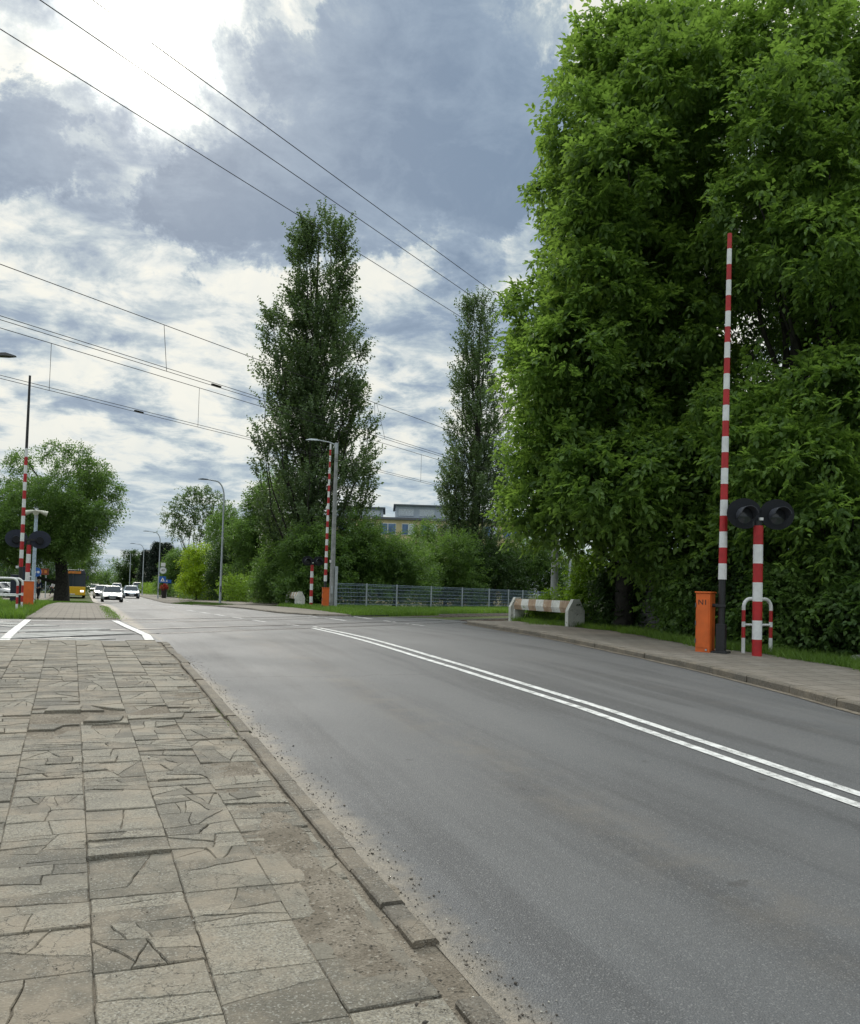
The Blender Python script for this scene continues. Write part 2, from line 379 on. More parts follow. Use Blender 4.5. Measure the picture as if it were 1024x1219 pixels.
# ------------------------------------------------------------------ object helpers
def tag(o, label=None, cat=None, group=None, kind=None):
    if label: o['label'] = label
    if cat: o['category'] = cat
    if group: o['group'] = group
    if kind: o['kind'] = kind
    return o
def thing(name, loc, label, cat, group=None, rz=0):
    o = bpy.data.objects.new(name, None); C.objects.link(o); o.location = loc; o.rotation_euler = (0, 0, rz)
    o.empty_display_size = .2
    return tag(o, label, cat, group)
def meshobj(name, me, parent=None):
    o = bpy.data.objects.new(name, me); C.objects.link(o)
    if parent: o.parent = parent
    return o
class MB:
    def __init__(s): s.v = []; s.f = []; s.mi = []
    def add(s, vs, fs, mi=0):
        n = len(s.v); s.v += [tuple(q) for q in vs]; s.f += [tuple(i+n for i in f) for f in fs]; s.mi += [mi]*len(fs); return s
    def box(s, c, sz, mi=0, rot=None, taper=1.):
        hx, hy, hz = sz[0]/2, sz[1]/2, sz[2]/2
        vs = [Vector((x*hx*(taper if z > 0 else 1), y*hy*(taper if z > 0 else 1), z*hz)) for z in (-1, 1) for y in (-1, 1) for x in (-1, 1)]
        if rot is not None: vs = [rot @ q for q in vs]
        vs = [q+Vector(c) for q in vs]
        return s.add(vs, [(0, 2, 3, 1), (4, 5, 7, 6), (0, 1, 5, 4), (2, 6, 7, 3), (0, 4, 6, 2), (1, 3, 7, 5)], mi)
    def tube(s, pts, rad, n=10, mi=0, cap=True):
        pts = [Vector(p) for p in pts]
        if not isinstance(rad, (list, tuple)): rad = [rad]*len(pts)
        vs = []; ref = None
        for i, p in enumerate(pts):
            d = (pts[min(i+1, len(pts)-1)]-pts[max(i-1, 0)]).normalized()
            if ref is None: ref = Vector((1, 0, 0)) if abs(d.x) < .9 else Vector((0, 1, 0))
            a = (ref-d*ref.dot(d)).normalized(); b = d.cross(a); ref = a
            for k in range(n):
                t = 2*math.pi*k/n; vs.append(p+(a*math.cos(t)+b*math.sin(t))*rad[i])
        fs = [(i*n+k, i*n+(k+1) % n, (i+1)*n+(k+1) % n, (i+1)*n+k) for i in range(len(pts)-1) for k in range(n)]
        if cap: fs += [tuple(range(n-1, -1, -1)), tuple((len(pts)-1)*n+k for k in range(n))]
        return s.add(vs, fs, mi)
    def prism(s, poly, axis, a, b, mi=0):     # polygon in the plane across 'axis', extruded a..b
        def P(u, v, w): return {'x': (w, u, v), 'y': (u, w, v), 'z': (u, v, w)}[axis]
        n = len(poly); vs = [P(u, v, a) for u, v in poly]+[P(u, v, b) for u, v in poly]
        fs = [tuple(range(n-1, -1, -1)), tuple(range(n, 2*n))]+[(i, (i+1) % n, n+(i+1) % n, n+i) for i in range(n)]
        return s.add(vs, fs, mi)
    def build(s, name, mats, parent=None, smooth=False, bevel=0):
        me = bpy.data.meshes.new(name); me.from_pydata(s.v, [], s.f); me.update()
        if not isinstance(mats, (list, tuple)): mats = [mats]
        for m_ in mats: me.materials.append(M[m_])
        me.polygons.foreach_set('material_index', s.mi)
        if smooth: me.polygons.foreach_set('use_smooth', [True]*len(s.f))
        import bmesh
        bm = bmesh.new(); bm.from_mesh(me); bmesh.ops.recalc_face_normals(bm, faces=bm.faces); bm.to_mesh(me); bm.free()
        o = meshobj(name, me, parent)
        if bevel:
            b = o.modifiers.new('bevel', 'BEVEL'); b.width = bevel; b.segments = 2; b.limit_method = 'ANGLE'
        if smooth and hasattr(me, 'set_sharp_from_angle'): me.set_sharp_from_angle(angle=R(40))
        return o
def npmesh(name, V, F, m_, parent=None, smooth=False):
    me = bpy.data.meshes.new(name); V = np.asarray(V, np.float32); F = np.asarray(F, np.int32); k = F.shape[1]
    me.vertices.add(len(V)); me.vertices.foreach_set('co', V.ravel())
    me.loops.add(F.size); me.loops.foreach_set('vertex_index', F.ravel())
    me.polygons.add(len(F)); me.polygons.foreach_set('loop_start', np.arange(0, F.size, k, dtype=np.int32))
    if smooth: me.polygons.foreach_set('use_smooth', np.ones(len(F), bool))
    me.materials.append(M[m_]); me.update(calc_edges=True)
    return meshobj(name, me, parent)
def copy_tree(o, parent=None):
    c = o.copy(); C.objects.link(c)
    if parent: c.parent = parent
    for ch in [q for q in bpy.data.objects if q.parent == o]: copy_tree(ch, c)
    return c
def text_mesh(name, body, size, m_, parent, loc, rot, ext=.002):
    cu = bpy.data.curves.new(name, 'FONT'); cu.body = body; cu.size = size; cu.align_x = 'CENTER'; cu.align_y = 'CENTER'; cu.extrude = ext
    t = bpy.data.objects.new(name+'_src', cu); C.objects.link(t); bpy.context.view_layer.update()
    me = bpy.data.meshes.new_from_object(t.evaluated_get(bpy.context.evaluated_depsgraph_get())); bpy.data.objects.remove(t)
    me.materials.clear(); me.materials.append(M[m_])
    o = meshobj(name, me, parent); o.location = loc; o.rotation_euler = rot; return o

# ------------------------------------------------------------------ the setting
def sheet(name, ys, left, right, dz, m_, nx=8, thick=0, kind='structure'):
    V = []; ys = list(ys)
    for y in ys:
        a, b = left(y), right(y)
        for i in range(nx+1):
            x = a+(b-a)*i/nx; V.append((x, y, tz(x, y)+dz))
    F = [(j*(nx+1)+i, j*(nx+1)+i+1, (j+1)*(nx+1)+i+1, (j+1)*(nx+1)+i) for j in range(len(ys)-1) for i in range(nx)]
    o = npmesh(name, V, F, m_)
    if thick:
        s = o.modifiers.new('solid', 'SOLIDIFY'); s.thickness = thick; s.offset = -1
    if kind: o['kind'] = kind
    return o
def itp(xs, vs): return lambda y: float(np.interp(y, xs, vs))
LK = itp([-6, 0, 14, 17, 24, 36, 60, 4000], [1.42, 1.42, 1.42, 1.3, 1.0, .95, .9, .9])
RK = itp([-6, 5, 7.3, 8.5, 10.6, 13.1, 14.9, 20.4, 25, 26.2, 29.5, 30.5, 33, 37, 60, 4000], [8.35, 8.5, 8.56, 8.86, 9.24, 9.5, 9.72, 10.63, 11.5, 12.6, 12.4, 8.0, 7.1, 6.9, 7.0, 7.0])
xs = np.unique(np.concatenate([np.linspace(-3500, -60, 30), np.linspace(-60, 80, 141), np.linspace(80, 3500, 30)]))
ysg = np.unique(np.concatenate([np.linspace(-400, -20, 6), np.linspace(-20, 120, 141), np.linspace(120, 3800, 40)]))
X, Y = np.meshgrid(xs, ysg); Z = tzn(X, Y)-.035
nxg = len(xs); idx = np.arange(len(ysg)*nxg).reshape(len(ysg), nxg)
Fg = np.stack([idx[:-1, :-1], idx[:-1, 1:], idx[1:, 1:], idx[1:, :-1]], -1).reshape(-1, 4)
npmesh('ground', np.stack([X, Y, Z], -1).reshape(-1, 3), Fg, 'earth')['kind'] = 'structure'
yr = list(np.arange(-6, 60, .5))+list(np.arange(60, 140, 4))+[160, 200, 260, 340, 500, 800, 1300]
sheet('road', yr, LK, RK, 0, 'asphalt', 10)

# railway frame: t along the tracks, n across them
TA = math.atan2(.797, .604)
tdir = Vector((math.sin(TA), math.cos(TA), 0)); ndir = Vector((-math.cos(TA), math.sin(TA), 0))
def rp(p, s, z=0): return ndir*p+tdir*s+Vector((0, 0, z))
# crossing asphalt on both pavements
sheet('crossing_path', np.arange(15.7, 24.3, .4), lambda y: -1.9, lambda y: LK(y)+.0, .003, 'path_asphalt', 6)
# rails and what lies between them
tracks = []
for pi_, p in enumerate((14.1, 18.2)):
    tr = thing('railway_track', rp(p, 8, .6), ['nearer railway track sunk in the crossing asphalt', 'farther railway track sunk in the crossing asphalt'][pi_], 'railway track', 'tracks over the level crossing')
    mb = MB(); mbs = []
    for sgn in (-1, 1):
        r_ = MB()
        for s0 in np.arange(-80, 160, 4.):
            a = rp(p+sgn*.75, s0); b = rp(p+sgn*.75, s0+4)
            za, zb = tz(a.x, a.y)+.008, tz(b.x, b.y)+.008
            mid = (a+b)/2; mid.z = (za+zb)/2-.08
            r_.box(mid-Vector(tr.location), (.072, 4.0, .16), 0, Matrix.Rotation(-TA, 3, 'Z'))
        r_.build('rail', 'rail_steel', tr)
        gmb = MB()
        for s0 in np.arange(-30, 60, 2.):
            a = rp(p+sgn*.75-sgn*.085, s0+1); za = tz(a.x, a.y)
            if -1.9 < a.x < 12.5: gmb.box(Vector((a.x, a.y, za-.018))-Vector(tr.location), (.07, 2.0, .05), 0, Matrix.Rotation(-TA, 3, 'Z'))
        gmb.build('flangeway', 'joint_dark', tr)
    pm = MB()
    for s0 in np.arange(-8, 12, .6):
        a = rp(p, s0)
        for off, wd in ((0, 1.16), (-1.2, .62), (1.2, .62)):
            c_ = a+ndir*off
            if -1.75 < c_.x < .55: pm.box(Vector((c_.x, c_.y, tz(c_.x, c_.y)-.02))-Vector(tr.location), (wd, .585, .07), 0, Matrix.Rotation(-TA, 3, 'Z'))
    pm.build('crossing_panel', 'panel_concrete', tr)
    sl_ = MB()
    for s0 in np.arange(16, 90, .65):
        a = rp(p, s0)
        if a.x > 12.7: sl_.box(Vector((a.x, a.y, tz(a.x, a.y)-.1))-Vector(tr.location), (2.4, .25, .16), 0, Matrix.Rotation(-TA, 3, 'Z'))
    sl_.build('sleepers', 'rail_rust', tr)
# ballast bed right of the crossing
V = []; ss_ = list(np.arange(20, 120, 1.5))
for s0 in ss_:
    for q in (-1.3, -1.2, 0, 4.1, 5.2, 5.3):
        a = rp(14.1+q, s0); V.append((max(a.x, 12.6), a.y, tz(a.x, a.y)-(.03 if q in (-1.3, 5.3) else .0)-.05))
npmesh('track_bed', V, [(j*6+i, j*6+i+1, (j+1)*6+i+1, (j+1)*6+i) for j in range(len(ss_)-1) for i in range(5)], 'ballast')['kind'] = 'structure'

# markings
def strip(name, pts, w, m_='road_paint', dz=.006):
    pts = [Vector(p) for p in pts]; V = []; F = []
    P = []
    for a, b in zip(pts[:-1], pts[1:]):
        n = max(1, int((b-a).length/.12)); P += [a.lerp(b, i/n) for i in range(n)]
    P.append(pts[-1])
    for i, p in enumerate(P):
        d = (P[min(i+1, len(P)-1)]-P[max(i-1, 0)]).normalized(); nn = Vector((d.y, -d.x))
        for s in (-1, 1):
            q = p+nn*s*(w/2+.006*noise.noise(Vector((p.x*3, p.y*5, s)))); V.append((q.x, q.y, tz(q.x, q.y)+dz))
    F = [(2*i, 2*i+1, 2*i+3, 2*i+2) for i in range(len(P)-1)]
    return V, F
def marks(name, lst, m_='road_paint', dz=.006):
    V = []; F = []
    for pts, w in lst:
        v, f = strip('', pts, w, dz=dz); n = len(V); V += v; F += [tuple(i+n for i in q) for q in f]
    npmesh(name, V, F, m_)['kind'] = 'structure'
marks('centre_lines', [([(5.02, 0), (5.12, 4.4), (5.2, 6.5), (5.26, 8.2), (5.2, 13), (5.3, 17), (5.42, 21)], .115),
                       ([(5.28, 0), (5.38, 4.4), (5.46, 6.5), (5.52, 8.2), (5.48, 13), (5.58, 17), (5.66, 21.6)], .115)])
far = [([(5.35, 21.9), (5.25, 22.9)], .12)]
for i in range(5):
    t = i/4.; far.append(([(4.9-.9*t, 24.2+9*t), (4.8-.9*t, 25.6+9*t)], .16))
for y0 in np.arange(40, 140, 6.): far.append(([(3.95, y0), (3.95, y0+3)], .12))
marks('worn_lane_dashes', far, 'worn_paint')
marks('footway_dashes', [([(9.35, 23.0), (9.2, 24.1)], .13), ([(9.3, 25.3), (9.3, 26.4)], .12), ([(9.3, 27.7), (9.45, 30.2)], .12),
                         ([(7.85, 26.0), (7.8, 28.2)], .12), ([(7.7, 28.9), (7.65, 30.0)], .12),
                         ([(11.6, 22.9), (12.3, 25.6)], .12)])
marks('path_edge_lines', [([(1.15, 15.75), (1.18, 17.2), (1.0, 20), (.82, 23.6)], .16), ([(-1.18, 15.7), (-1.2, 18), (-1.24, 23.6)], .16)], dz=.019)

# kerbs and right pavement
def kerb(name, ys, edge, w, h, side, m_='kerb_concrete', gap=.012, seed=1, drop=None, embed=.12):
    rnd = random.Random(seed); mb = MB(); ys = list(ys)
    for a, b in zip(ys[:-1], ys[1:]):
        if drop and drop(a): continue
        j = rnd.uniform(-.012, .012); hz = h+rnd.uniform(-.008, .008)
        x0, x1 = edge(a+gap/2)+j, edge(b-gap/2)+j
        z0, z1 = tz(x0, a), tz(x1, b)
        vs = []; c = .018
        prof = [(0, -embed), (0, hz-c), (c, hz), (w-.01, hz), (w, hz-.01), (w, -embed)]
        n = len(prof)
        for (xx, yy, zz) in ((x0, a+gap/2, z0), (x1, b-gap/2, z1)):
            for u, v in prof: vs.append((xx+side*u, yy, zz+v))
        fs = [(i, i+1, n+i+1, n+i) for i in range(n-1)]+[tuple(range(n)), tuple(range(2*n-1, n-1, -1))]
        mb.add(vs, fs)
    o = mb.build(name, m_); o['kind'] = 'structure'; return o
kerb('kerb', np.arange(-6, 25.2, .98), RK, .15, .105, 1, seed=3)
kerb('kerb', np.arange(30.6, 60, .98), RK, .15, .06, 1, seed=4)
RP = itp([-6, 6, 9.2, 10.1, 12.4, 13.9, 17, 19.1, 22.5, 25.5], [11.2, 11.4, 11.75, 11.95, 12.15, 11.75, 12.6, 13.2, 13.4, 13.6])
sheet('pavement', np.arange(-6, 25.3, .45), lambda y: RK(y)+.152, RP, .10, 'old_paving', 8, .25)
sheet('pavement', np.arange(30.6, 51, .6), lambda y: RK(y)+.152, itp([30, 36, 42, 50], [9.4, 9.9, 9.9, 8.5]), .055, 'old_paving', 6, .2)
sheet('pavement', np.concatenate([np.arange(51, 80, 1.), np.arange(80, 170, 5.)]), lambda y: RK(y)+(1.6 if y < 76 and y > 51 else .1), itp([50, 60, 100, 170], [13, 17, 14, 10]), .045, 'old_paving', 6, .15)
sheet('pavement', np.arange(24.6, 57, .8), lambda y: -1.35, lambda y: LK(y)-.02, .02, 'old_paving', 6, .1)
sheet('pavement', np.arange(57, 130, 3.), lambda y: -7.5, lambda y: -3.0, .03, 'old_paving', 6, .1)
# sand in the gutter of the right kerb
sheet('gutter_sand', np.arange(-6, 25, .25), lambda y: RK(y)-.10-.05*noise.noise(Vector((0, y*1.3, 0))), lambda y: RK(y)+.02, .008, 'dirt', 2)

# left pavement: broken concrete slabs, each piece real
def cutpoly(poly, p, d):
    A, B = [], []
    n = len(poly)
    for i in range(n):
        a, b = poly[i], poly[(i+1) % n]
        sa = (a[0]-p[0])*d[1]-(a[1]-p[1])*d[0]; sb = (b[0]-p[0])*d[1]-(b[1]-p[1])*d[0]
        (A if sa >= 0 else B).append(a)
        if sa*sb < 0:
            t = sa/(sa-sb); q = (a[0]+(b[0]-a[0])*t, a[1]+(b[1]-a[1])*t); A.append(q); B.append(q)
    return [k for k in (A, B) if len(k) >= 3]
def area(p): return abs(sum(p[i][0]*p[(i+1) % len(p)][1]-p[(i+1) % len(p)][0]*p[i][1] for i in range(len(p))))/2
def wav(x, y): return .012*noise.noise(Vector((x*1.3, y*1.1, 0)))
rnd = random.Random(11)
slab = MB()
def piece(poly, gap, z, tilt, th=.05, bb=None):
    cx = sum(p[0] for p in poly)/len(poly); cy = sum(p[1] for p in poly)/len(poly)
    # roughen the outline
    out = []
    for i in range(len(poly)):
        a, b = poly[i], poly[(i+1) % len(poly)]
        L = math.hypot(b[0]-a[0], b[1]-a[1]); k = max(1, int(L/.05))
        for j in range(k):
            t = j/k; x = a[0]+(b[0]-a[0])*t; y = a[1]+(b[1]-a[1])*t
            wa = .30 if j == 0 else 1
            q1, q2 = Vector((x*8, y*8, 3)), Vector((x*8, y*8, 9)); q3, q4 = Vector((x*26, y*26, 3)), Vector((x*26, y*26, 9))
            wt = 1.
            if bb: wt = max(0., min(1., min(x-bb[0], bb[1]-x, y-bb[2], bb[3]-y)/.06))
            wl = .013*wt+.001; wh = .009*wt+.003
            out.append((x+wl*noise.noise(q1)+wh*noise.noise(q3), y+wl*noise.noise(q2)+wh*noise.noise(q4)))
    def ins(p, g_):
        dx, dy = cx-p[0], cy-p[1]; L = math.hypot(dx, dy) or 1
        g_ = min(g_*1.35, L*.4); return p[0]+dx/L*g_, p[1]+dy/L*g_
    n = len(out); vs = []
    for g_, dz in ((gap+.0035, 0), (gap, -.006), (gap, -th)):
        for p in out:
            q = ins(p, g_); vs.append((q[0], q[1], tz(q[0], q[1])+z+dz+wav(q[0], q[1])+(q[0]-cx)*tilt[0]+(q[1]-cy)*tilt[1]))
    fs = [tuple(range(n))]+[(r_*n+i, r_*n+(i+1) % n, (r_+1)*n+(i+1) % n, (r_+1)*n+i) for r_ in (0, 1) for i in range(n)]
    slab.add(vs, fs)
cols = [-1.95, -1.55, -1.13, -.71, -.31, .10, .50, .90, 1.40]
TOP = .035
for ci in range(len(cols)-1):
    y = -2.0+rnd.uniform(0, .1)
    if ci in (4, 5): y = -2.0+.14
    while y < 15.6:
        h = .40+rnd.uniform(-.008, .008)
        y1 = min(y+h, 15.66)
        if y1-y < .06: break
        dx0, dx1 = -.0135*(y-3), -.0135*(y1-3)
        poly = [(cols[ci]+dx0, y), (min(cols[ci+1]+dx0, 1.265), y), (min(cols[ci+1]+dx1, 1.265), y1), (cols[ci]+dx1, y1)]
        q = rnd.random(); ym = (y+y1)/2
        if ym < 3.45: ncut = 0 if q < .6 else rnd.choice([1, 2])
        elif ym < 12: ncut = rnd.choice([0, 2, 3, 4, 5, 6, 7, 8])
        else: ncut = rnd.choice([0, 0, 1, 2, 3])
        pieces = [poly]
        for _ in range(ncut):
            pieces.sort(key=area, reverse=True); big = pieces.pop(0)
            cx = sum(p[0] for p in big)/len(big); cy = sum(p[1] for p in big)/len(big)
            an = rnd.choice([rnd.uniform(-.25, .25), rnd.uniform(-.25, .25), math.pi/2+rnd.uniform(-.4, .4), rnd.uniform(0, math.pi)])
            res = cutpoly(big, (cx+rnd.uniform(-.05, .05), cy+rnd.uniform(-.05, .05)), (math.cos(an), math.sin(an)))
            pieces += [r_ for r_ in res if area(r_) > .002]
        base = rnd.gauss(0, .004); tl = (rnd.gauss(0, .006), rnd.gauss(0, .008))
        for pc in pieces:
            cx = sum(p[0] for p in pc)/len(pc); cy = sum(p[1] for p in pc)/len(pc)
            hole = math.exp(-((cx-.25)/.7)**2-((cy-8.35)/.42)**2)
            if rnd.random() < hole*1.1: continue
            sink = -.012*math.exp(-((cx-1.15)/.2)**2)*(1 if 3.0 < cy < 6.6 else .2)*rnd.uniform(.3, 1.2)
            br = 1 if ncut > 1 else .4
            piece(pc, rnd.choice([.0002, .0005, .001, .0035]) if ncut else .0035, TOP+base+rnd.gauss(0, .0025)*br+sink+.012*hole*rnd.random(), (tl[0]+rnd.gauss(0, .006)*br, tl[1]+rnd.gauss(0, .008)*br), bb=(cols[ci]+dx0, min(cols[ci+1]+dx1, 1.265), y, y1))
        y = y1
# the heaved pieces by the hole
piece([(-.28, 8.55), (.02, 8.5), (.05, 8.86), (-.24, 8.9)], 0, TOP+.022, (.02, -.05))
piece([(.05, 7.98), (.36, 8.02), (.40, 8.2), (.12, 8.22)], 0, TOP+.028, (-.03, .04))
piece([(.62, 8.1), (.9, 8.06), (.94, 8.3), (.66, 8.36)], 0, TOP+.012, (.05, -.03))
o = slab.build('pavement', 'slab_concrete'); o['kind'] = 'structure'
# dirt bed under and over the slabs
gx = np.arange(-2.1, 1.62, .035); gy = np.arange(-2., 15.7, .035)
V = []
for y in gy:
    for x in gx:
        z = tz(x, y)+TOP-.012+wav(x, y)
        n = noise.noise(Vector((x*2.2, y*1.6, 5)))
        a = math.exp(-((x-1.10)/.12)**2)*sstep(n, -.15, .5)*(1 if 2.2 < y < 6.8 else .4)
        z += .017*a+.004*noise.noise(Vector((x*14, y*14, 0)))
        z += .016*math.exp(-((x-.3)/.6)**2-((y-8.4)/.35)**2)*(.6+n)
        if x > 1.255: z = tz(x, y)-.004+.012*noise.noise(Vector((x*9, y*3.5, 1)))-.03*sstep(x, 1.44, 1.58+.10*noise.noise(Vector((1, y*1.7, 1))))+(.012*max(0, n) if x < 1.4 else 0)
        V.append((x, y, z))
nn = len(gx); ii = np.arange(len(gy)*nn).reshape(len(gy), nn)
npmesh('dirt_bed', V, np.stack([ii[:-1, :-1], ii[:-1, 1:], ii[1:, 1:], ii[1:, :-1]], -1).reshape(-1, 4), 'dirt', smooth=True)['kind'] = 'structure'
ky = [-2]; 
while ky[-1] < 15.5: ky.append(ky[-1]+rnd.choice([.2, .3, .45, .7, .98]))
kerb('broken_kerb', ky, lambda y: 1.435+.02*noise.noise(Vector((0, y, 4))), .120, .022, -1, seed=8, drop=lambda y: (2.2 < y < 3.1) or (4.6 < y < 4.9), embed=.08)
# loose pebbles
rng = np.random.default_rng(5)
def pebbles():
    V = []; F = []; n = 1500
    base = np.array([(1, 0, 0), (-1, 0, 0), (0, 1, 0), (0, -1, 0), (0, 0, 1), (0, 0, -1)], float)
    fc = [(0, 2, 4), (2, 1, 4), (1, 3, 4), (3, 0, 4), (2, 0, 5), (1, 2, 5), (3, 1, 5), (0, 3, 5)]
    for i in range(n):
        y = 2.2+rng.random()**1.6*11
        x = rng.choice([rng.normal(1.5, .06), rng.normal(1.18, .09), 1.45+abs(rng.normal(0, .12))]) if rng.random() < .85 else rng.uniform(-1, 1.2)
        s = rng.uniform(.0025, .007)*(1.8 if rng.random() < .06 else 1)
        z = tz(x, y)+(TOP+.002 if x < 1.3 else .014 if x < 1.47 else .002)+s*.3
        vs = base*rng.uniform(.6, 1.3, (6, 1))*s*np.array([1, 1, .7]); th = rng.uniform(0, 6.28)
        c, q = math.cos(th), math.sin(th); vs = vs@np.array([[c, -q, 0], [q, c, 0], [0, 0, 1]])+np.array([x, y, z])
        k = len(V); V += list(vs); F += [tuple(j+k for j in f) for f in fc]
    npmesh('gravel', V, F, 'dark_pebble')
def f_peb(g, b, o):
    r_ = geo(g).outputs['Random Per Island']; g.link(g.ramp(r_, [(0, (.05, .045, .04)), (.5, (.12, .10, .08)), (.9, (.30, .27, .23)), (1, (.6, .58, .52))]), b.inputs['Base Color']); b.inputs['Roughness'].default_value = .9
mat('dark_pebble', f_peb)
pebbles(); tag(bpy.data.objects['gravel'], 'loose grit and pebbles along the broken left kerb', 'gravel', kind='stuff')

# ------------------------------------------------------------------ foliage
def nrmz(a): return a/np.maximum(np.linalg.norm(a, axis=-1, keepdims=True), 1e-9)
def leaves(name, pos, ax, nm, L, wr, m_, parent, base=(0, 0, 0), fold=.25):
    ax = nrmz(ax); side = nrmz(np.cross(ax, nm)); up = np.cross(side, ax); L = L[:, None]
    p0 = pos; p1 = pos+ax*L*.45+side*L*wr*.5+up*L*fold*wr; p3 = pos+ax*L*.45-side*L*wr*.5+up*L*fold*wr; p2 = pos+ax*L-up*L*.08
    V = np.stack([p0, p1, p2, p3], 1).reshape(-1, 3)-np.array(base)
    n = len(pos); k = np.arange(n)[:, None]*4
    F = np.concatenate([k+np.array([[0, 1, 2]]), k+np.array([[0, 2, 3]])], 1).reshape(-1, 3)
    return npmesh(name, V, F, m_, parent)
def shoots(rng, org, dr, L, k, leaf, droop, m=1, wr=.42, lat=1.0):
    """k leaves (each of m leaflets) along every shoot"""
    N = len(org); dr = nrmz(dr)
    t = (np.arange(k)+.5)/k; t = np.clip(t[None]+rng.normal(0, .03, (N, k)), .02, 1)
    p = org[:, None]+dr[:, None]*(L[:, None]*t)[..., None]; p[..., 2] -= droop*L[:, None]*t**2
    tn = dr[:, None]-np.array([0, 0, 2*droop])*t[..., None]; tn = nrmz(tn)
    rv = nrmz(rng.normal(size=(N, k, 3))); s = nrmz(np.cross(tn, rv))
    a = nrmz(tn*.6+s*lat+np.array([0, 0, -.55*droop]))
    n_ = nrmz(np.array([0, 0, 1.])+rng.normal(0, .45, (N, k, 3)))
    p = p.reshape(-1, 3); a = a.reshape(-1, 3); n_ = n_.reshape(-1, 3)
    if m == 1:
        ll = leaf*rng.uniform(.7, 1.25, len(p)); return p, a, n_, ll
    PP, AA, NN, LL = [], [], [], []
    rl = leaf*1.5; sd = nrmz(np.cross(a, n_))
    for j in range(m):
        if j == m-1: tt, sg = 1., 0
        else: tt, sg = .25+.55*((j//2)/max(1, (m-1)//2)), (-1 if j % 2 else 1)
        q = p+a*rl*tt; q[:, 2] -= droop*.25*rl*tt**2
        al = nrmz(a*.75+sd*sg*.85+np.array([0, 0, -.35*droop])+rng.normal(0, .12, a.shape))
        PP.append(q); AA.append(al); NN.append(n_); LL.append(leaf*rng.uniform(.75, 1.2, len(q)))
    return np.concatenate(PP), np.concatenate(AA), np.concatenate(NN), np.concatenate(LL)
def lobe_shoots(rng, lobes, n, shell=.55, outw=1., upw=0., droop=.0):
    lb = np.array(lobes, float); w = (lb[:, 3]*lb[:, 4]+lb[:, 3]*lb[:, 5]); w /= w.sum()
    i = rng.choice(len(lb), n, p=w); d = nrmz(rng.normal(size=(n, 3)))
    rad = shell+(1-shell)*rng.random(n)**.7
    org = lb[i, :3]+d*rad[:, None]*lb[i, 3:6]
    dr = d*outw+np.array([0, 0, upw])+rng.normal(0, .35, (n, 3))
    return org, dr
def limb(mb, a, b, r0, r1, bow=.15, seed=0, n=6):
    a = Vector(a); b = Vector(b); L = (b-a).length; pts = []
    for i in range(n+1):
        t = i/n; p = a.lerp(b, t); p += Vector((noise.noise(Vector((seed, t*2, 0))), noise.noise(Vector((seed, t*2, 7))), 0))*L*bow*t*(1.3-t)*1.5
        p.z += -math.sin(t*math.pi)*L*.04; pts.append(p)
    mb.tube(pts, [r0+(r1-r0)*(i/n)**.8 for i in range(n+1)], 7, cap=False); return pts
def tree(name, base, label, cat, lobes, n, leafm, leaf, L=.6, k=8, m=1, droop=.3, trunk_r=.2, trunk_h=None, wr=.42, shell=.5, outw=1., upw=0., seed=0, group=None, bark='bark', limbs=True, lat=1.0, trunk_name='trunk', crown='crown', lean=.5):
    rng = np.random.default_rng(seed+100); base = Vector(base)
    t = thing(name, base, label, cat, group)
    org, dr = lobe_shoots(rng, lobes, n, shell, outw, upw)
    ok = org[:, 2] > base.z+.05; org, dr = org[ok], dr[ok]
    Ls = L*rng.uniform(.6, 1.3, len(org))*np.where(rng.random(len(org)) < .07, 1.9, 1.)
    p, a, nn_, ll = shoots(rng, org, dr, Ls, k, leaf, droop, m, wr, lat)
    p[:, 2] = np.maximum(p[:, 2], base.z+.02)
    leaves(crown, p, a, nn_, ll, wr, leafm, t, tuple(base))
    if trunk_r:
        lb = np.array(lobes); ev = max(1, len(lobes)//16); top = Vector(lb[:, :3].mean(0)); th = trunk_h or (top.z-base.z)
        mb = MB(); tp = Vector((base.x+(top.x-base.x)*lean, base.y+(top.y-base.y)*lean, base.z+th))
        pts = [base+Vector((0, 0, -.15)), base+Vector((0, 0, .15)), base.lerp(tp, .4)+Vector((trunk_r*.2, 0, 0)), tp]
        mb.tube([q-base for q in pts], [trunk_r*1.5, trunk_r*1.15, trunk_r*.95, trunk_r*.7], 12, cap=False)
        if limbs:
            for i, l in enumerate(lobes):
                if i % ev: continue
                st = base.lerp(tp, .55+.45*((i*37) % 10)/10) if i % 3 else tp
                c = Vector(l[:3])
                if c.z < st.z: st = base.lerp(tp, .35)
                limb(mb, st-base, c-base, trunk_r*(.30 if i % 4 else .42), trunk_r*.06, .22, seed+i*1.7)
        mb.build(trunk_name, bark, t, smooth=True)
    return t
def lobes_box(rng, n, c, r, rmin, rmax, flat=.8):
    """n clumps packed through an ellipsoid c, r"""
    out = []
    for _ in range(n):
        d = rng.normal(size=3); d /= np.linalg.norm(d); q = rng.random()**.45
        s = rng.uniform(rmin, rmax)
        out.append((c[0]+d[0]*q*max(.1, r[0]-s*.7), c[1]+d[1]*q*max(.1, r[1]-s*.7), c[2]+d[2]*q*max(.1, r[2]-s*.6), s, s, s*flat))
    return out

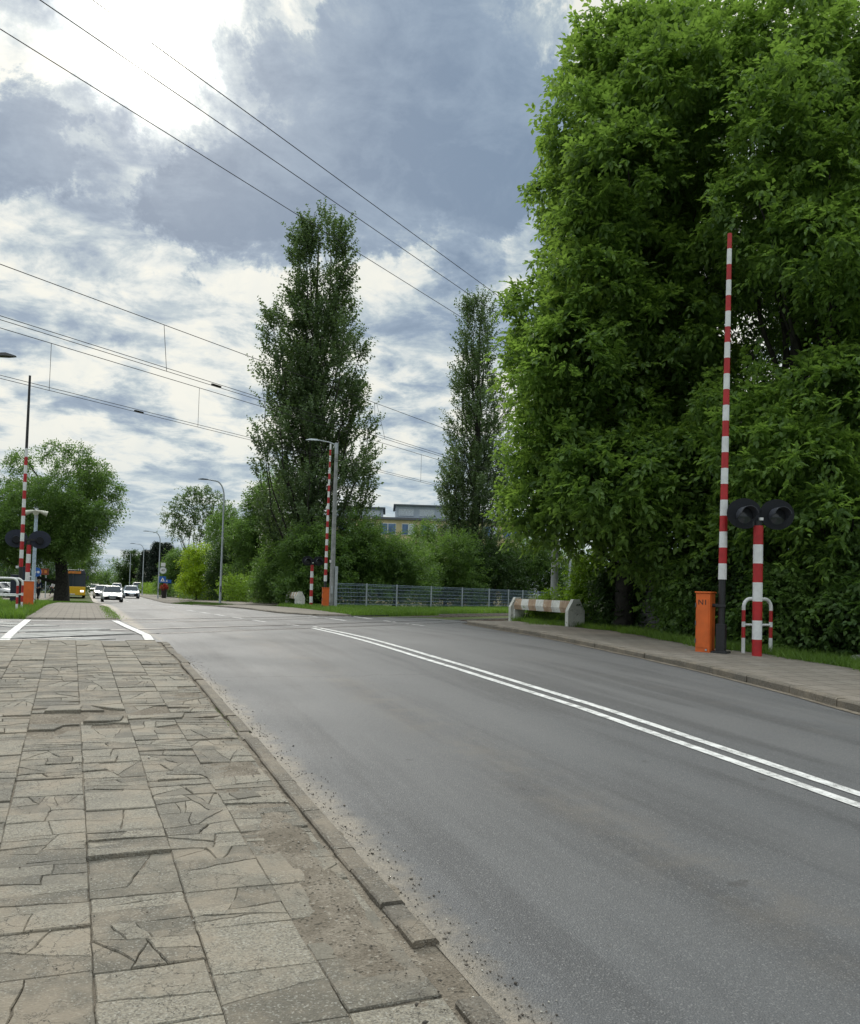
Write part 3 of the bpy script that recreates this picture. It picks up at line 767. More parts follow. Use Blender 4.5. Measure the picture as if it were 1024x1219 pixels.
# the big ash-leaved trees on the right: crown outline known from its left edge, filled with clumps in depth
def edge_left(py): return 15+float(np.interp(py, [0, 15, 40, 90, 180, 250, 320, 345, 420, 480, 560, 620, 680, 720], [744, 720, 700, 692, 652, 636, 628, 618, 616, 626, 626, 630, 650, 700]))
def big_trees():
    rg = np.random.default_rng(77)
    A = []; B = []
    for _ in range(420):                       # crown A
        py = rg.uniform(35, 640); el = edge_left(py); s = rg.choice([rg.uniform(.5, .9), rg.uniform(.9, 1.55)]); dep = rg.uniform(20, 27)
        lo = el+s*1000/dep*.95; hi = 850-(0 if py > 300 else 15)
        if rg.random() < .22: px = lo+rg.random()**1.5*70
        else: px = rg.uniform(lo, hi)
        if py > 575 and px < 770: continue
        q = at(px, py+s*18, dep)
        if any((Vector(a_[:3])-q).length < .80*(a_[3]+s) for a_ in A): continue
        A.append((q.x, q.y, q.z, s, s, s*.72))
    for px, py, dep, s in [(722, 45, 23, .6), (775, 35, 23, .6), (745, 70, 23, .9), (700, 85, 23, .7), (700, 150, 22, .9), (800, 60, 24, .9), (835, 90, 24, .7), (672, 225, 23, .75),
                           (645, 372, 23, .8), (652, 440, 22, .9), (660, 530, 22, 1.), (690, 400, 21.5, .9), (705, 580, 23.5, .8), (655, 590, 22, .8), (632, 600, 23, .6), (675, 615, 22.5, .7), (770, 560, 21, 1.1), (800, 625, 22, .8), (735, 590, 23.5, .7), (830, 580, 21, 1.)]:
        q = at(px, py, dep); A.append((q.x, q.y, q.z, s, s, s*.85))
    for _ in range(420):                        # crown B
        py = rg.uniform(20, 640); s = rg.choice([rg.uniform(.55, .9), rg.uniform(.95, 1.6)]); dep = rg.uniform(17.5, 23.5)
        lo = 872 if py > 150 else 862; px = rg.uniform(lo+s*20, 1230)
        if 315 < py < 465 and 885 < px < 978: continue     # the open heart where its limbs show
        q = at(px, py, dep)
        if any((Vector(a_[:3])-q).length < .80*(a_[3]+s) for a_ in B): continue
        B.append((q.x, q.y, q.z, s, s, s*.72))
    for px, py, dep, s in [(870, 55, 21, .75), (880, 110, 20.5, .9), (935, 45, 20, .9), (965, 25, 20, .6), (1015, 55, 19, .8), (905, 520, 18, .9), (905, 600, 18.2, .8), (950, 560, 17.5, 1.), (1000, 480, 17.5, 1.1), (1010, 620, 16.8, .9), (880, 470, 19, .7)]:
        q = at(px, py, dep); B.append((q.x, q.y, q.z, s, s, s*.85))
    bA = at(742, 760, 23.5); bA.z = tz(bA.x, bA.y)-.03
    bB = at(945, 760, 20.5); bB.z = tz(bB.x, bB.y)-.03
    print('lobes', len(A), len(B))
    tree('broadleaf_tree', bA, 'big bright green drooping-leaved tree between the striped concrete beam and the tall raised barrier', 'tree', A, 8600, 'leaf_ash', .175, L=.55, k=6, m=5, droop=.36, trunk_r=.26, trunk_h=5, wr=.54, shell=.78, upw=.15, seed=1, bark='bark_dark', group='tall trees right of the road')
    tree('broadleaf_tree', bB, 'big green tree behind the twin signal lamps, its dark limbs showing in the crown', 'tree', B, 8000, 'leaf_ash', .155, L=.55, k=6, m=5, droop=.36, trunk_r=.28, trunk_h=4.5, wr=.54, shell=.78, upw=.1, seed=2, bark='bark_dark', group='tall trees right of the road')
    tb = [o_ for o_ in bpy.data.objects if o_.type == 'EMPTY' and o_.get('label', '').startswith('big green tree behind')][0]
    mb = MB(); root = at(948, 540, 20.8)
    for k_, (px, py, dep, r_) in enumerate([(905, 330, 20.6, .10), (925, 290, 21, .12), (960, 300, 20.4, .13), (1000, 330, 20, .11), (985, 400, 19.8, .08), (895, 420, 20.2, .07), (1020, 420, 20, .07), (940, 250, 21, .08)]):
        limb(mb, Vector(root)-bB, at(px, py, dep)-bB, r_*1.15, r_*.35, .18, 50+k_, 10)
    mb.tube([Vector((0, 0, 3.5)), Vector(root)-bB], [.28, .2], 12)
    mb.build('limbs', 'bark_dark', tb, smooth=True)
    D = []
    for _ in range(60):
        py = rg.uniform(120, 620); px = rg.uniform(700, 1250); dep = rg.uniform(27, 33); s = rg.uniform(1.2, 2.2); q = at(px, py, dep); D.append((q.x, q.y, q.z, s, s, s))
    bD = at(880, 740, 30); bD.z = tz(bD.x, bD.y)-.03
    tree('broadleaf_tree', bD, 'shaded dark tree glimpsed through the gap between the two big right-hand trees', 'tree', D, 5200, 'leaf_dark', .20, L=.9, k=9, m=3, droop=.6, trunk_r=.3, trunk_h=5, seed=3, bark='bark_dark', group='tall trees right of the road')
big_trees()

def px_lobes(lst): 
    out = []
    for px, py, dep, s in lst:
        q = at(px, py, dep); out.append((q.x, q.y, q.z, s, s, s*.85))
    return out
def gbase(px, dep, dz=-.03):
    q = at(px, 720, dep); return Vector((q.x, q.y, tz(q.x, q.y)+dz))
def bush(name, cx, dep, top, wpx, label, leafm='leaf_bush', leaf=.12, n=900, seed=0, group=None, nl=16, bot=None, cat='bush', m=3, rr=(.5, 1.0), tr=.09, L=.5, depr=None, droop=.3):
    b = gbase(cx, dep); zt = at(cx, top, dep).z; w = wpx/1000*dep/2
    h = zt-b.z; rg = np.random.default_rng(seed+500)
    c = (b.x, b.y, b.z+h*.5); dr_ = depr or min(w, 2.5)
    lb = []
    s0 = min(rr[1], h*.35, w*.6)
    for _ in range(nl):
        a = rg.uniform(-1, 1); s = rg.uniform(min(rr[0], s0*.7), s0); u = rg.random()
        hh = (h-s)*(1-.35*abs(a)**2.2)
        px_ = a*(w-s*.8); yy = rg.uniform(-dr_, dr_)*.8
        lb.append((b.x+math.cos(YAW)*px_+math.sin(YAW)*yy, b.y-math.sin(YAW)*px_+math.cos(YAW)*yy, b.z+s*.5+(hh-s*.5)*u**.75, s, s, s*.85))
    return tree(name, b, label, cat, lb, n, leafm, leaf, L=L, k=7, m=m, droop=droop, trunk_r=tr, trunk_h=max(.3, h*.3), wr=.6, shell=.4, seed=seed, group=group, upw=.3, trunk_name='stem' if cat in ('bush', 'hedge') else 'trunk', crown='foliage' if cat in ('bush', 'hedge') else 'crown')

# shrubs under the big trees
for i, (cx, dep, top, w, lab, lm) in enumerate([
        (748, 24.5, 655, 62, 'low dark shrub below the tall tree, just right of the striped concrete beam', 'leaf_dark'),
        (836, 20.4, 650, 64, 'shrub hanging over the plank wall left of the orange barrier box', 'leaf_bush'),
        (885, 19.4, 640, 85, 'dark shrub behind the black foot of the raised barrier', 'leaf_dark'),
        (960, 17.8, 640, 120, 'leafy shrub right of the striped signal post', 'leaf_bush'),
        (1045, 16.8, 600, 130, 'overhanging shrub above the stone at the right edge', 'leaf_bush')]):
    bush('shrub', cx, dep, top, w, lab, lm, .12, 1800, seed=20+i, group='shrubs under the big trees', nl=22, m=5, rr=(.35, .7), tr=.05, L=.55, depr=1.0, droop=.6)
# hanging yellow-green sprays left of big tree over the barrier
bush('sapling', 706, 27, 600, 50, 'yellow-green sapling beside the right leg of the striped concrete beam', 'leaf_hedge', .11, 420, seed=31, nl=14, m=5, rr=(.3, .6), tr=.05, cat='tree', depr=.8, droop=.6)
bush('shrub', 655, 28.5, 700, 38, 'small round shrub at the foot of the numbered concrete pole', 'leaf_hedge', .09, 260, seed=33, nl=8, m=3, rr=(.2, .45), tr=.03, L=.3)

# poplars
def poplar(cx, dep, top, bot, halfw, label, seed, n_limb=34, dens=1.):
    rg = np.random.default_rng(seed); b = gbase(cx, dep); zt = at(cx, top, dep).z; H = zt-b.z; sc = dep/1000.
    xr = Vector((math.cos(YAW), -math.sin(YAW), 0)); yr_ = Vector((math.sin(YAW), math.cos(YAW), 0))
    prof = lambda t: float(np.interp(t, [0, .06, .18, .4, .62, .8, .92, 1], [.78, .88, 1.0, 1., .86, .68, .48, .22]))*halfw*sc
    t = thing('poplar_tree', b, label, 'tree', 'poplars beside the railway')
    mb = MB(); lean = xr*0
    mb.tube([(0, 0, -.2), (0, 0, H*.2), (.1, 0, H*.5), (0, .1, H*.8), (0, 0, H*.95)], [.42, .33, .22, .1, .03], 10, cap=False)
    org = []; dr = []
    for i in range(n_limb):
        h0 = H*(.0+.70*(i/n_limb)**1.35); az = i*2.399+rg.uniform(-.4, .4); fr = rg.uniform(.45, 1.0)
        h1 = min(H*rg.uniform(.97, 1.02) if i > n_limb*.8 else h0+H*rg.uniform(.28, .42), H*1.0)
        d = xr*math.cos(az)+yr_*math.sin(az)
        R1 = prof(h1/H)*fr; Rm = prof((h0+(h1-h0)*.5)/H)*fr*.92
        pts = []
        for q in range(9):
            s = q/8; z = h0+(h1-h0)*s; rad = (2*s*(1-s))*Rm*1.05+s*s*R1
            pts.append(d*rad+Vector((rg.normal(0, .08), rg.normal(0, .08), z)))
        mb.tube(pts, [.085*(1-s/8*.85)*(1-.5*i/n_limb) for s in range(9)], 6, cap=False)
        nl = int(190*dens*(.7+.6*rg.random()))
        for _ in range(nl):
            s = rg.uniform(.02, 1.0); q = s*8; j = min(int(q), 7); p = pts[j].lerp(pts[j+1], q-j)
            cl = noise.noise(p*.9+Vector((seed, 0, 0)))
            if cl < -.14: continue
            ph = rg.uniform(0, 6.28); sr = rg.uniform(.05, .75)*(1.1-.4*s)
            p = p+(xr*math.cos(ph)+yr_*math.sin(ph))*sr+Vector((0, 0, rg.uniform(-.4, .4)))
            out = d*.35+(xr*math.cos(ph)+yr_*math.sin(ph))*.5
            org.append(p); dr.append(out+Vector((0, 0, .95)))
    mb.build('trunk', 'bark_dark', t, smooth=True)
    org = np.array([tuple(o_) for o_ in org]); dr = np.array([tuple(o_) for o_ in dr])
    p, a, nn_, ll = shoots(rg, org, dr, .95*rg.uniform(.6, 1.3, len(org)), 14, .17, .05, 1, .75, 1.2)
    leaves('crown', p, a, nn_, ll, .75, 'leaf_poplar', t)
poplar(365, 54, 250, 700, 82, 'taller of the two columnar poplars, left of the flat-roofed building', 301, 58, 1.0)
poplar(563, 66, 350, 700, 58, 'shorter columnar poplar beside the big bright tree', 307, 34, .95)

# bushes and trees behind the fence, from right to left
MID = [ # name, cx, dep, top, w, label, leaf mat, leaf, n, cat
 ('bush', 645, 68, 628, 110, 'green bush mass behind the numbered concrete pole', 'leaf_bush', .13, 1100, 'bush'),
 ('bush', 585, 64, 640, 95, 'dark bush at the foot of the shorter poplar', 'leaf_dark', .13, 900, 'bush'),
 ('bush', 530, 61, 622, 90, 'green bush below the right end of the flat-roofed building', 'leaf_bush', .13, 900, 'bush'),
 ('bush', 512, 70, 604, 55, 'bush top reaching before the last upper window of the building', 'leaf_bush', .13, 500, 'bush'),
 ('bush', 470, 55, 633, 95, 'mid green bush behind the fence, below the building windows', 'leaf_bush', .13, 900, 'bush'),
 ('bush', 425, 53, 611, 85, 'green bush just right of the grey lamp pole behind the fence', 'leaf_bush', .13, 900, 'bush'),
 ('bush', 370, 51, 622, 90, 'dark bush behind the far raised barrier and its signal', 'leaf_bush', .13, 1000, 'bush'),
 ('bush', 335, 54, 640, 70, 'rounded green bush behind the white concrete posts', 'leaf_bush', .13, 900, 'bush'),
 ('broadleaf_tree', 318, 68, 545, 85, 'green tree tucked against the left side of the taller poplar', 'leaf_bush', .15, 1300, 'tree'),
 ('broadleaf_tree', 282, 74, 622, 70, 'dark green tree right of the nearest bent street lamp', 'leaf_dark', .15, 1000, 'tree'),
 ('broadleaf_tree', 262, 86, 600, 60, 'green tree directly behind the nearest bent street lamp', 'leaf_bush', .15, 700, 'tree'),
 ('broadleaf_tree', 212, 116, 650, 50, 'rounded green tree left of the lime-yellow tree', 'leaf_bush', .16, 800, 'tree'),
 ('broadleaf_tree', 162, 190, 652, 46, 'dark tree behind the second row of roadside lamps', 'leaf_dark', .3, 500, 'tree'),
]
for i, (nm, cx, dep, top, w, lab, lm, lf, n, cat) in enumerate(MID):
    bush(nm, cx, dep, top, w, lab, lm, lf*1.15, int(n*1.9), seed=60+i, group='bushes behind the railway fence' if cat == 'bush' else None, nl=30, cat=cat, m=3, rr=(.8, 1.6), tr=.14, L=.6, droop=.12)
bush('ornamental_tree', 233, 80, 641, 36, 'small lime-yellow tree among the dark trees', 'leaf_lime', .17, 700, seed=90, nl=14, cat='tree', m=3, rr=(.5, .9), tr=.08, L=.7)
# airy tree behind the lime one
def airy():
    lb = px_lobes([(215, 600, 100, .9), (228, 592, 100, 1.0), (243, 590, 100, 1.0), (258, 596, 100, .9), (206, 620, 100, .8), (222, 618, 100, .9), (240, 612, 100, 1.), (256, 618, 100, .9), (212, 632, 100, .8), (232, 634, 100, .9), (250, 635, 100, .9), (270, 610, 100, .8), (262, 640, 100, 1.), (204, 610, 100, .6)])
    tree('broadleaf_tree', gbase(238, 100), 'airy pale tree with open crown above the lime-yellow tree', 'tree', lb, 1100, 'leaf_olive', .22, L=.8, k=8, m=1, wr=.7, trunk_r=.18, trunk_h=4, seed=95, upw=.3)
airy()
# left tree in the grass
def left_tree():
    rg = np.random.default_rng(9); lb = []
    for _ in range(46):
        px = rg.uniform(-40, 128); a = (px-50)/90
        py0 = 542+22*a*a*1.4; py1 = 640+ (20 if px < 95 else -12); py = rg.uniform(py0, py1); s = rg.uniform(.65, 1.25); dep = rg.uniform(61, 70)
        q = at(px, py, dep); lb.append((q.x, q.y, q.z, s, s, s*.8))
    lb += px_lobes([(62, 538, 65, .6), (92, 540, 65, .6), (30, 545, 65, .5), (112, 560, 65, .8), (128, 580, 65, .7), (130, 600, 65, .7), (122, 618, 65, .6), (102, 640, 65, .7), (60, 650, 65, .8), (85, 655, 65, .6), (48, 630, 63, .9), (20, 640, 64, 1.), (-10, 620, 65, 1.2)])
    b = gbase(73, 65)
    tree('broadleaf_tree', b, 'round-crowned tree with a thick dark trunk on the left beside the pavement', 'tree', lb, 5200, 'leaf_bush', .19, L=.75, k=8, m=3, wr=.5, droop=.4, trunk_r=.52, lean=.15, trunk_h=3.9, seed=14, bark='bark_dark', upw=.1)
left_tree()
for i, (cx, dep, top, w, lab, lm, n) in enumerate([
        (96, 118, 628, 34, 'lighter green tree behind the yellow bus, right of the thick trunk', 'leaf_bush', 700), (60, 130, 655, 50, 'dark tree behind the walking pedestrian', 'leaf_dark', 600), (20, 125, 650, 40, 'dark tree behind the orange display board', 'leaf_dark', 400),
        (-5, 110, 660, 40, 'shadowed tree at the left edge beside the pale building', 'leaf_dark', 400)]):
    bush('broadleaf_tree', cx, dep, top, w, lab, lm, .2, n, seed=110+i, nl=16, cat='tree', m=3, rr=(.8, 1.6), tr=.2, L=.9)
# avenue of trees along the far road
far_desc = ['rounded', 'broad', 'taller', 'slim', 'low', 'spreading', 'leaning', 'full-crowned']
fi = 0
for i, (cx, dep, top, w, lm) in enumerate([(140, 240, 661, 30, 'leaf_bush'), (126, 300, 672, 22, 'leaf_bush'), (115, 380, 680, 18, 'leaf_dark'), (108, 520, 684, 14, 'leaf_dark'), (150, 215, 668, 26, 'leaf_bush'), (172, 175, 670, 30, 'leaf_bush'), (88, 360, 672, 14, 'leaf_bush'), (95, 520, 681, 12, 'leaf_dark')]):
    bush('avenue_tree', cx, dep, top, w, far_desc[i]+' far tree of the avenue ' + ['above the pale parked vans', 'over the line of distant cars', 'near the end of the road', 'at the vanishing end of the road, right side', 'between two thin street lamps', 'left of the tall conifer', 'left of the road beyond the bus', 'at the vanishing end of the road, left side'][i], lm, .35*dep/240, 420, seed=130+i, nl=14, cat='tree', m=1, rr=(1.2, 3.5), tr=.25, L=1.5*dep/240, group='far avenue trees')
def conifer(cx, dep, top, w, label, seed):
    rg = np.random.default_rng(seed); b = gbase(cx, dep); H = at(cx, top, dep).z-b.z; t = thing('conifer_tree', b, label, 'tree')
    n = 2600; u = rg.random(n)**.8; z = H*(.15+.85*u); r_ = (w/1000*dep/2)*(1-.62*u)*rg.random(n)**.5; ph = rg.uniform(0, 6.28, n)
    org = np.stack([r_*np.cos(ph), r_*np.sin(ph), z], 1); dr = np.stack([np.cos(ph), np.sin(ph), rg.normal(-.1, .3, n)], 1)
    p, a, nn_, ll = shoots(rg, org, dr, np.full(n, 1.1), 7, .34, .3, 1, .5)
    leaves('crown', p, a, nn_, ll, .4, 'leaf_conifer', t)
    MB().tube([(0, 0, -.2), (0, 0, H*.9)], [.3, .05], 8).build('trunk', 'bark_dark', t)
conifer(191, 150, 646, 34, 'tall dark conifer left of the nearest street lamps', 3)
conifer(177, 170, 655, 24, 'second smaller dark conifer further down the road', 4)
# hedges
def hedge(a, b, h, w, label, lm, n, seed, leaf=.1):
    a = Vector(a); b = Vector(b); L = (b-a).length; k = max(3, int(L/(w*.55))); lb = []
    rg = np.random.default_rng(seed)
    for i in range(k+1):
        p = a.lerp(b, i/k); z0 = tz(p.x, p.y)
        for zz in (.3, .75): lb.append((p.x, p.y, z0+h*zz, w*.6, w*.6, h*.33*rg.uniform(.9, 1.12)))
    mid = a.lerp(b, .5); base = Vector((mid.x, mid.y, tz(mid.x, mid.y)-.02))
    return tree('hedge', base, label, 'hedge', lb, n, lm, leaf, L=.3, k=6, m=1, wr=.6, droop=.1, trunk_r=.04, trunk_h=h*.4, seed=seed, upw=.4, shell=.6, trunk_name='stem', crown='foliage', limbs=False)
p1, p2 = gbase(275, 62), gbase(312, 58)
hedge(p1, p2, 1.75, 1.7, 'bright green clipped hedge right of the nearest street lamp', 'leaf_hedge', 1500, 41, .11)
p1, p2 = gbase(207, 112), gbase(262, 88)
hedge(p1, p2, 1.7, 1.7, 'long low clipped hedge behind the flower pot', 'leaf_bush', 2000, 42, .13)
p1, p2 = gbase(163, 160), gbase(187, 128)
hedge(p1, p2, 1.7, 1.7, 'far bright hedge behind the pole with the blue sign', 'leaf_hedge', 1200, 43, .16)
bush('shrub', 243, 86, 695, 22, 'pale flowering shrub at the end of the long low hedge', 'leaf_olive', .12, 260, seed=44, nl=8, m=3, rr=(.3, .6), tr=.03, L=.3)

# ------------------------------------------------------------------ grass
def grass(name, label, pts_fn, n, h, lm, seed, w=.012):
    rg = np.random.default_rng(seed); P = pts_fn(rg, n)
    z = np.array([tz(a, b) for a, b in P])-.035
    n = len(P); th = rg.uniform(0, 6.28, n); hh = h*rg.uniform(.4, 1.25, n); ln = rg.normal(0, .35, (n, 2))*hh[:, None]
    b = np.stack([P[:, 0], P[:, 1], z], 1); sx = np.stack([np.cos(th), np.sin(th), 0*th], 1)*w
    tip = b+np.stack([ln[:, 0], ln[:, 1], hh], 1); md = b+np.stack([ln[:, 0]*.3, ln[:, 1]*.3, hh*.55], 1)
    V = np.stack([b-sx, b+sx, md+sx*.8, md-sx*.8, tip], 1).reshape(-1, 3); k = np.arange(n)[:, None]*5
    F = np.concatenate([k+np.array([[0, 1, 2]]), k+np.array([[0, 2, 3]]), k+np.array([[3, 2, 4]])], 1).reshape(-1, 3)
    return tag(npmesh(name, V, F, lm), label, 'grass', kind='stuff')
def quad_pts(c4, dens_near=None):
    c = [np.array(q, float) for q in c4]
    def f(rg, n):
        u = rg.random(n)[:, None]; v = rg.random(n)[:, None]
        P = (c[0]*(1-u)+c[1]*u)*(1-v)+(c[3]*(1-u)+c[2]*u)*v
        return P+rg.normal(0, .06, P.shape)
    return f
def tuft_pts(f0, k):
    def f(rg, n):
        c = f0(rg, n//k+1); P = np.repeat(c, k, 0)[:n]+rg.normal(0, .05, (n, 2)); return P
    return f
grass('grass', 'tall bright grass left of the pavement round the orange box', tuft_pts(quad_pts([(-9, 25.0), (-1.45, 25.0), (-1.45, 44), (-12, 44)]), 8), 42000, .24, 'leaf_grass', 1, .011)
grass('grass', 'mown grass patch at the foot of the thick left tree', quad_pts([(-3, 55), (.6, 57), (.3, 80), (-3.2, 80)]), 14000, .10, 'leaf_grass', 2, .02)
def f_strip(rg, n):
    s = rg.uniform(0, 1, n); a = np.array([12.3, 38.]); b = np.array([31., 55.])
    P = a*(1-s[:, None])+b*s[:, None]; d = np.array([.74, -.67]); off = rg.uniform(-1, 6.5, n)
    P = P+d*off[:, None]; q = P@np.array([-.604, .797]); return P[(q > 19.7)]
grass('grass', 'strip of bright grass between the railway and the mesh fence', f_strip, 60000, .24, 'leaf_grass', 3, .014)
grass('grass', 'grass round the far orange box and signal', quad_pts([(9.5, 31.2), (14.5, 34), (16, 46), (10.0, 46)]), 26000, .24, 'leaf_grass', 4, .014)
def f_verge(rg, n):
    y = rg.uniform(6, 25.5, n); e = np.array([RP(q) for q in y]); x = e+np.abs(rg.normal(0, .65, n))-.10*(rg.random(n) < .5); x += .12*np.sin(y*3.1)
    return np.stack([x, y], 1)
grass('grass', 'dark grass verge behind the right pavement under the trees', tuft_pts(f_verge, 6), 36000, .26, 'leaf_grass', 5, .008)
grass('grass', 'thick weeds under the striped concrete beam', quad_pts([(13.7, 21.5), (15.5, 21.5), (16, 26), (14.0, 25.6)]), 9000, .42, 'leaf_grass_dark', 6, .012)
grass('grass', 'grass beside the sunken rails right of the crossing', quad_pts([(12.4, 22.6), (14.5, 20.6), (34, 36), (33, 38.6)]), 26000, .24, 'leaf_grass', 7, .012)
grass('grass', 'low grass on the kerbed island under the nearest street lamp', quad_pts([(7.2, 50.5), (8.6, 51), (8.6, 75), (7.2, 76)]), 12000, .11, 'leaf_grass_dark', 8, .02)
grass('grass', 'small weeds growing in the joint beside the left kerb', tuft_pts(quad_pts([(1.23, 7.2), (1.31, 7.2), (1.30, 8.9), (1.24, 8.9)]), 6), 420, .05, 'leaf_grass', 9, .004)
grass('grass', 'sparse dry weeds in the groove behind the near left kerb', tuft_pts(quad_pts([(1.27, 2.4), (1.31, 2.4), (1.31, 7), (1.27, 7)]), 5), 700, .028, 'leaf_grass_dark', 12, .003)
grass('grass', 'weeds by the left kerb past the crossing', quad_pts([(.72, 24.8), (1.0, 24.8), (.95, 38), (.75, 38)]), 1800, .09, 'leaf_grass', 10, .01)
grass('grass', 'far verge grass left of the road by the bus', quad_pts([(-3, 24), (-30, 24), (-30, 110), (-8, 110)]), 26000, .2, 'leaf_grass', 11, .03)

# ------------------------------------------------------------------ level crossing equipment
def stripes(mb, path, r0, r1, n, first=0, seg=14):
    a, b = Vector(path[0]), Vector(path[1])
    for i in range(n):
        t0, t1 = i/n, (i+1)/n
        mb.tube([a.lerp(b, t0), a.lerp(b, t1)], [r0+(r1-r0)*t0, r0+(r1-r0)*t1], seg, (i+first) % 2, cap=(i in (0, n-1)))
def barrier(loc, H, label, group, rz, lean=(0, 0), dark_top=0, box_side=-1, text=None, zstart=1.36, nst=21, boxh=1.06, boxw=.33):
    t = thing('raised_barrier', loc, label, 'barrier', group, rz)
    mb = MB(); bs = .0
    top = Vector((lean[0], lean[1], H)); st = top*(zstart/H)
    if dark_top:
        mid = top*((H-dark_top)/H); stripes(mb, (st, mid), .07, .055, nst, 0); mb.tube([mid, top], [.05, .04], 10, 2)
        mb.build('boom', ['red_paint', 'white_paint', 'black_metal'], t)
    else:
        stripes(mb, (st, top), .078, .042, nst, 1); mb.build('boom', ['red_paint', 'white_paint'], t, smooth=False)
    # black boom root with the counterweight
    m2 = MB(); m2.tube([(0, 0, .05), st*1.01], [.062, .066], 12)
    m2.box((0, 0, .30), (.17, .13, .52)); m2.box((.0, -.075, .9), (.2, .02, .05)); m2.box((0, .0, .02), (.30, .26, .05))
    for z in (.75, .95, 1.15, 1.28): m2.tube([(-.075, 0, z), (.075, 0, z)], .012, 6)
    m2.build('boom_root', 'black_metal', t, bevel=.006)
    # machine box
    h = boxh; w = boxw; d = .33; cx = box_side*(.30)
    m3 = MB(); m3.box((cx, 0, h/2+.0), (w, d, h)); b = m3.build('machine_box', 'orange_paint', t, bevel=.012)
    m4 = MB(); m4.box((cx, 0, h+.018), (w+.035, d+.035, .03)); m4.build('lid', 'orange_paint' if zstart != 1.5 else 'white_paint', b, bevel=.006)
    m5 = MB(); m5.box((cx, -d/2-.004, h*.5), (w*.8, .01, h*.82)); 
    m5.build('panel', 'orange_paint', b)
    m6 = MB(); m6.box((cx+w/2-.06, -d/2-.016, .06), (.03, .02, .035)); m6.build('lock', 'galv', b)
    for zz in (.2, .5, .8): MB().tube([(cx-w/2+.004, -d/2-.012, h*zz-.04), (cx-w/2+.004, -d/2-.012, h*zz+.04)], .010, 8).build('hinge', 'galv_dark', b)
    m9 = MB().tube([(cx+w/2-.05, .08, .02), (cx+w/2+.04, .10, .03), (cx+w/2+.08, .05, .3), (-.05, .03, .6)], .012, 6); m9.build('cable', 'black_rubber', t, smooth=True)
    m7 = MB(); m7.tube([(cx+w/2-.02, 0, h*.8), (-.02, 0, h*.8)], .035, 10); m7.build('axle', 'black_metal', t)
    if text: text_mesh('lettering', text.replace(' ', ''), .14, 'black_metal', b, (cx, -d/2-.012, h*.845), (R(90), 0, 0))
    return t
CAMF = -YAW
z = tz(11.2, 12.62)
barrier((11.2, 12.62, z+.09), 8.06, 'tall raised red and white barrier with orange box marked N1, by the big trees', 'raised crossing barriers', -R(58), lean=(.06, .0), text='N 1', zstart=1.40, nst=22, boxw=.27, boxh=1.13)
p = at(386, 727, 41.5); 
barrier((p.x, p.y, tz(p.x, p.y)), 8.25, 'far raised red and white barrier beside the grey lamp pole', 'raised crossing barriers', -R(10), lean=(.05, 0), zstart=1.4, nst=23, box_side=.15, boxh=1.06)
p = at(22.5, 727, 30.6); 
bl = barrier((p.x, p.y, tz(p.x, p.y)), 8.55, 'raised barrier on the left whose upper boom is plain black', 'raised crossing barriers', R(3), lean=(.0, 0), dark_top=2.7, zstart=1.5, nst=14, box_side=.85, boxh=.98, boxw=.42)
tag(bl, bl['label'])

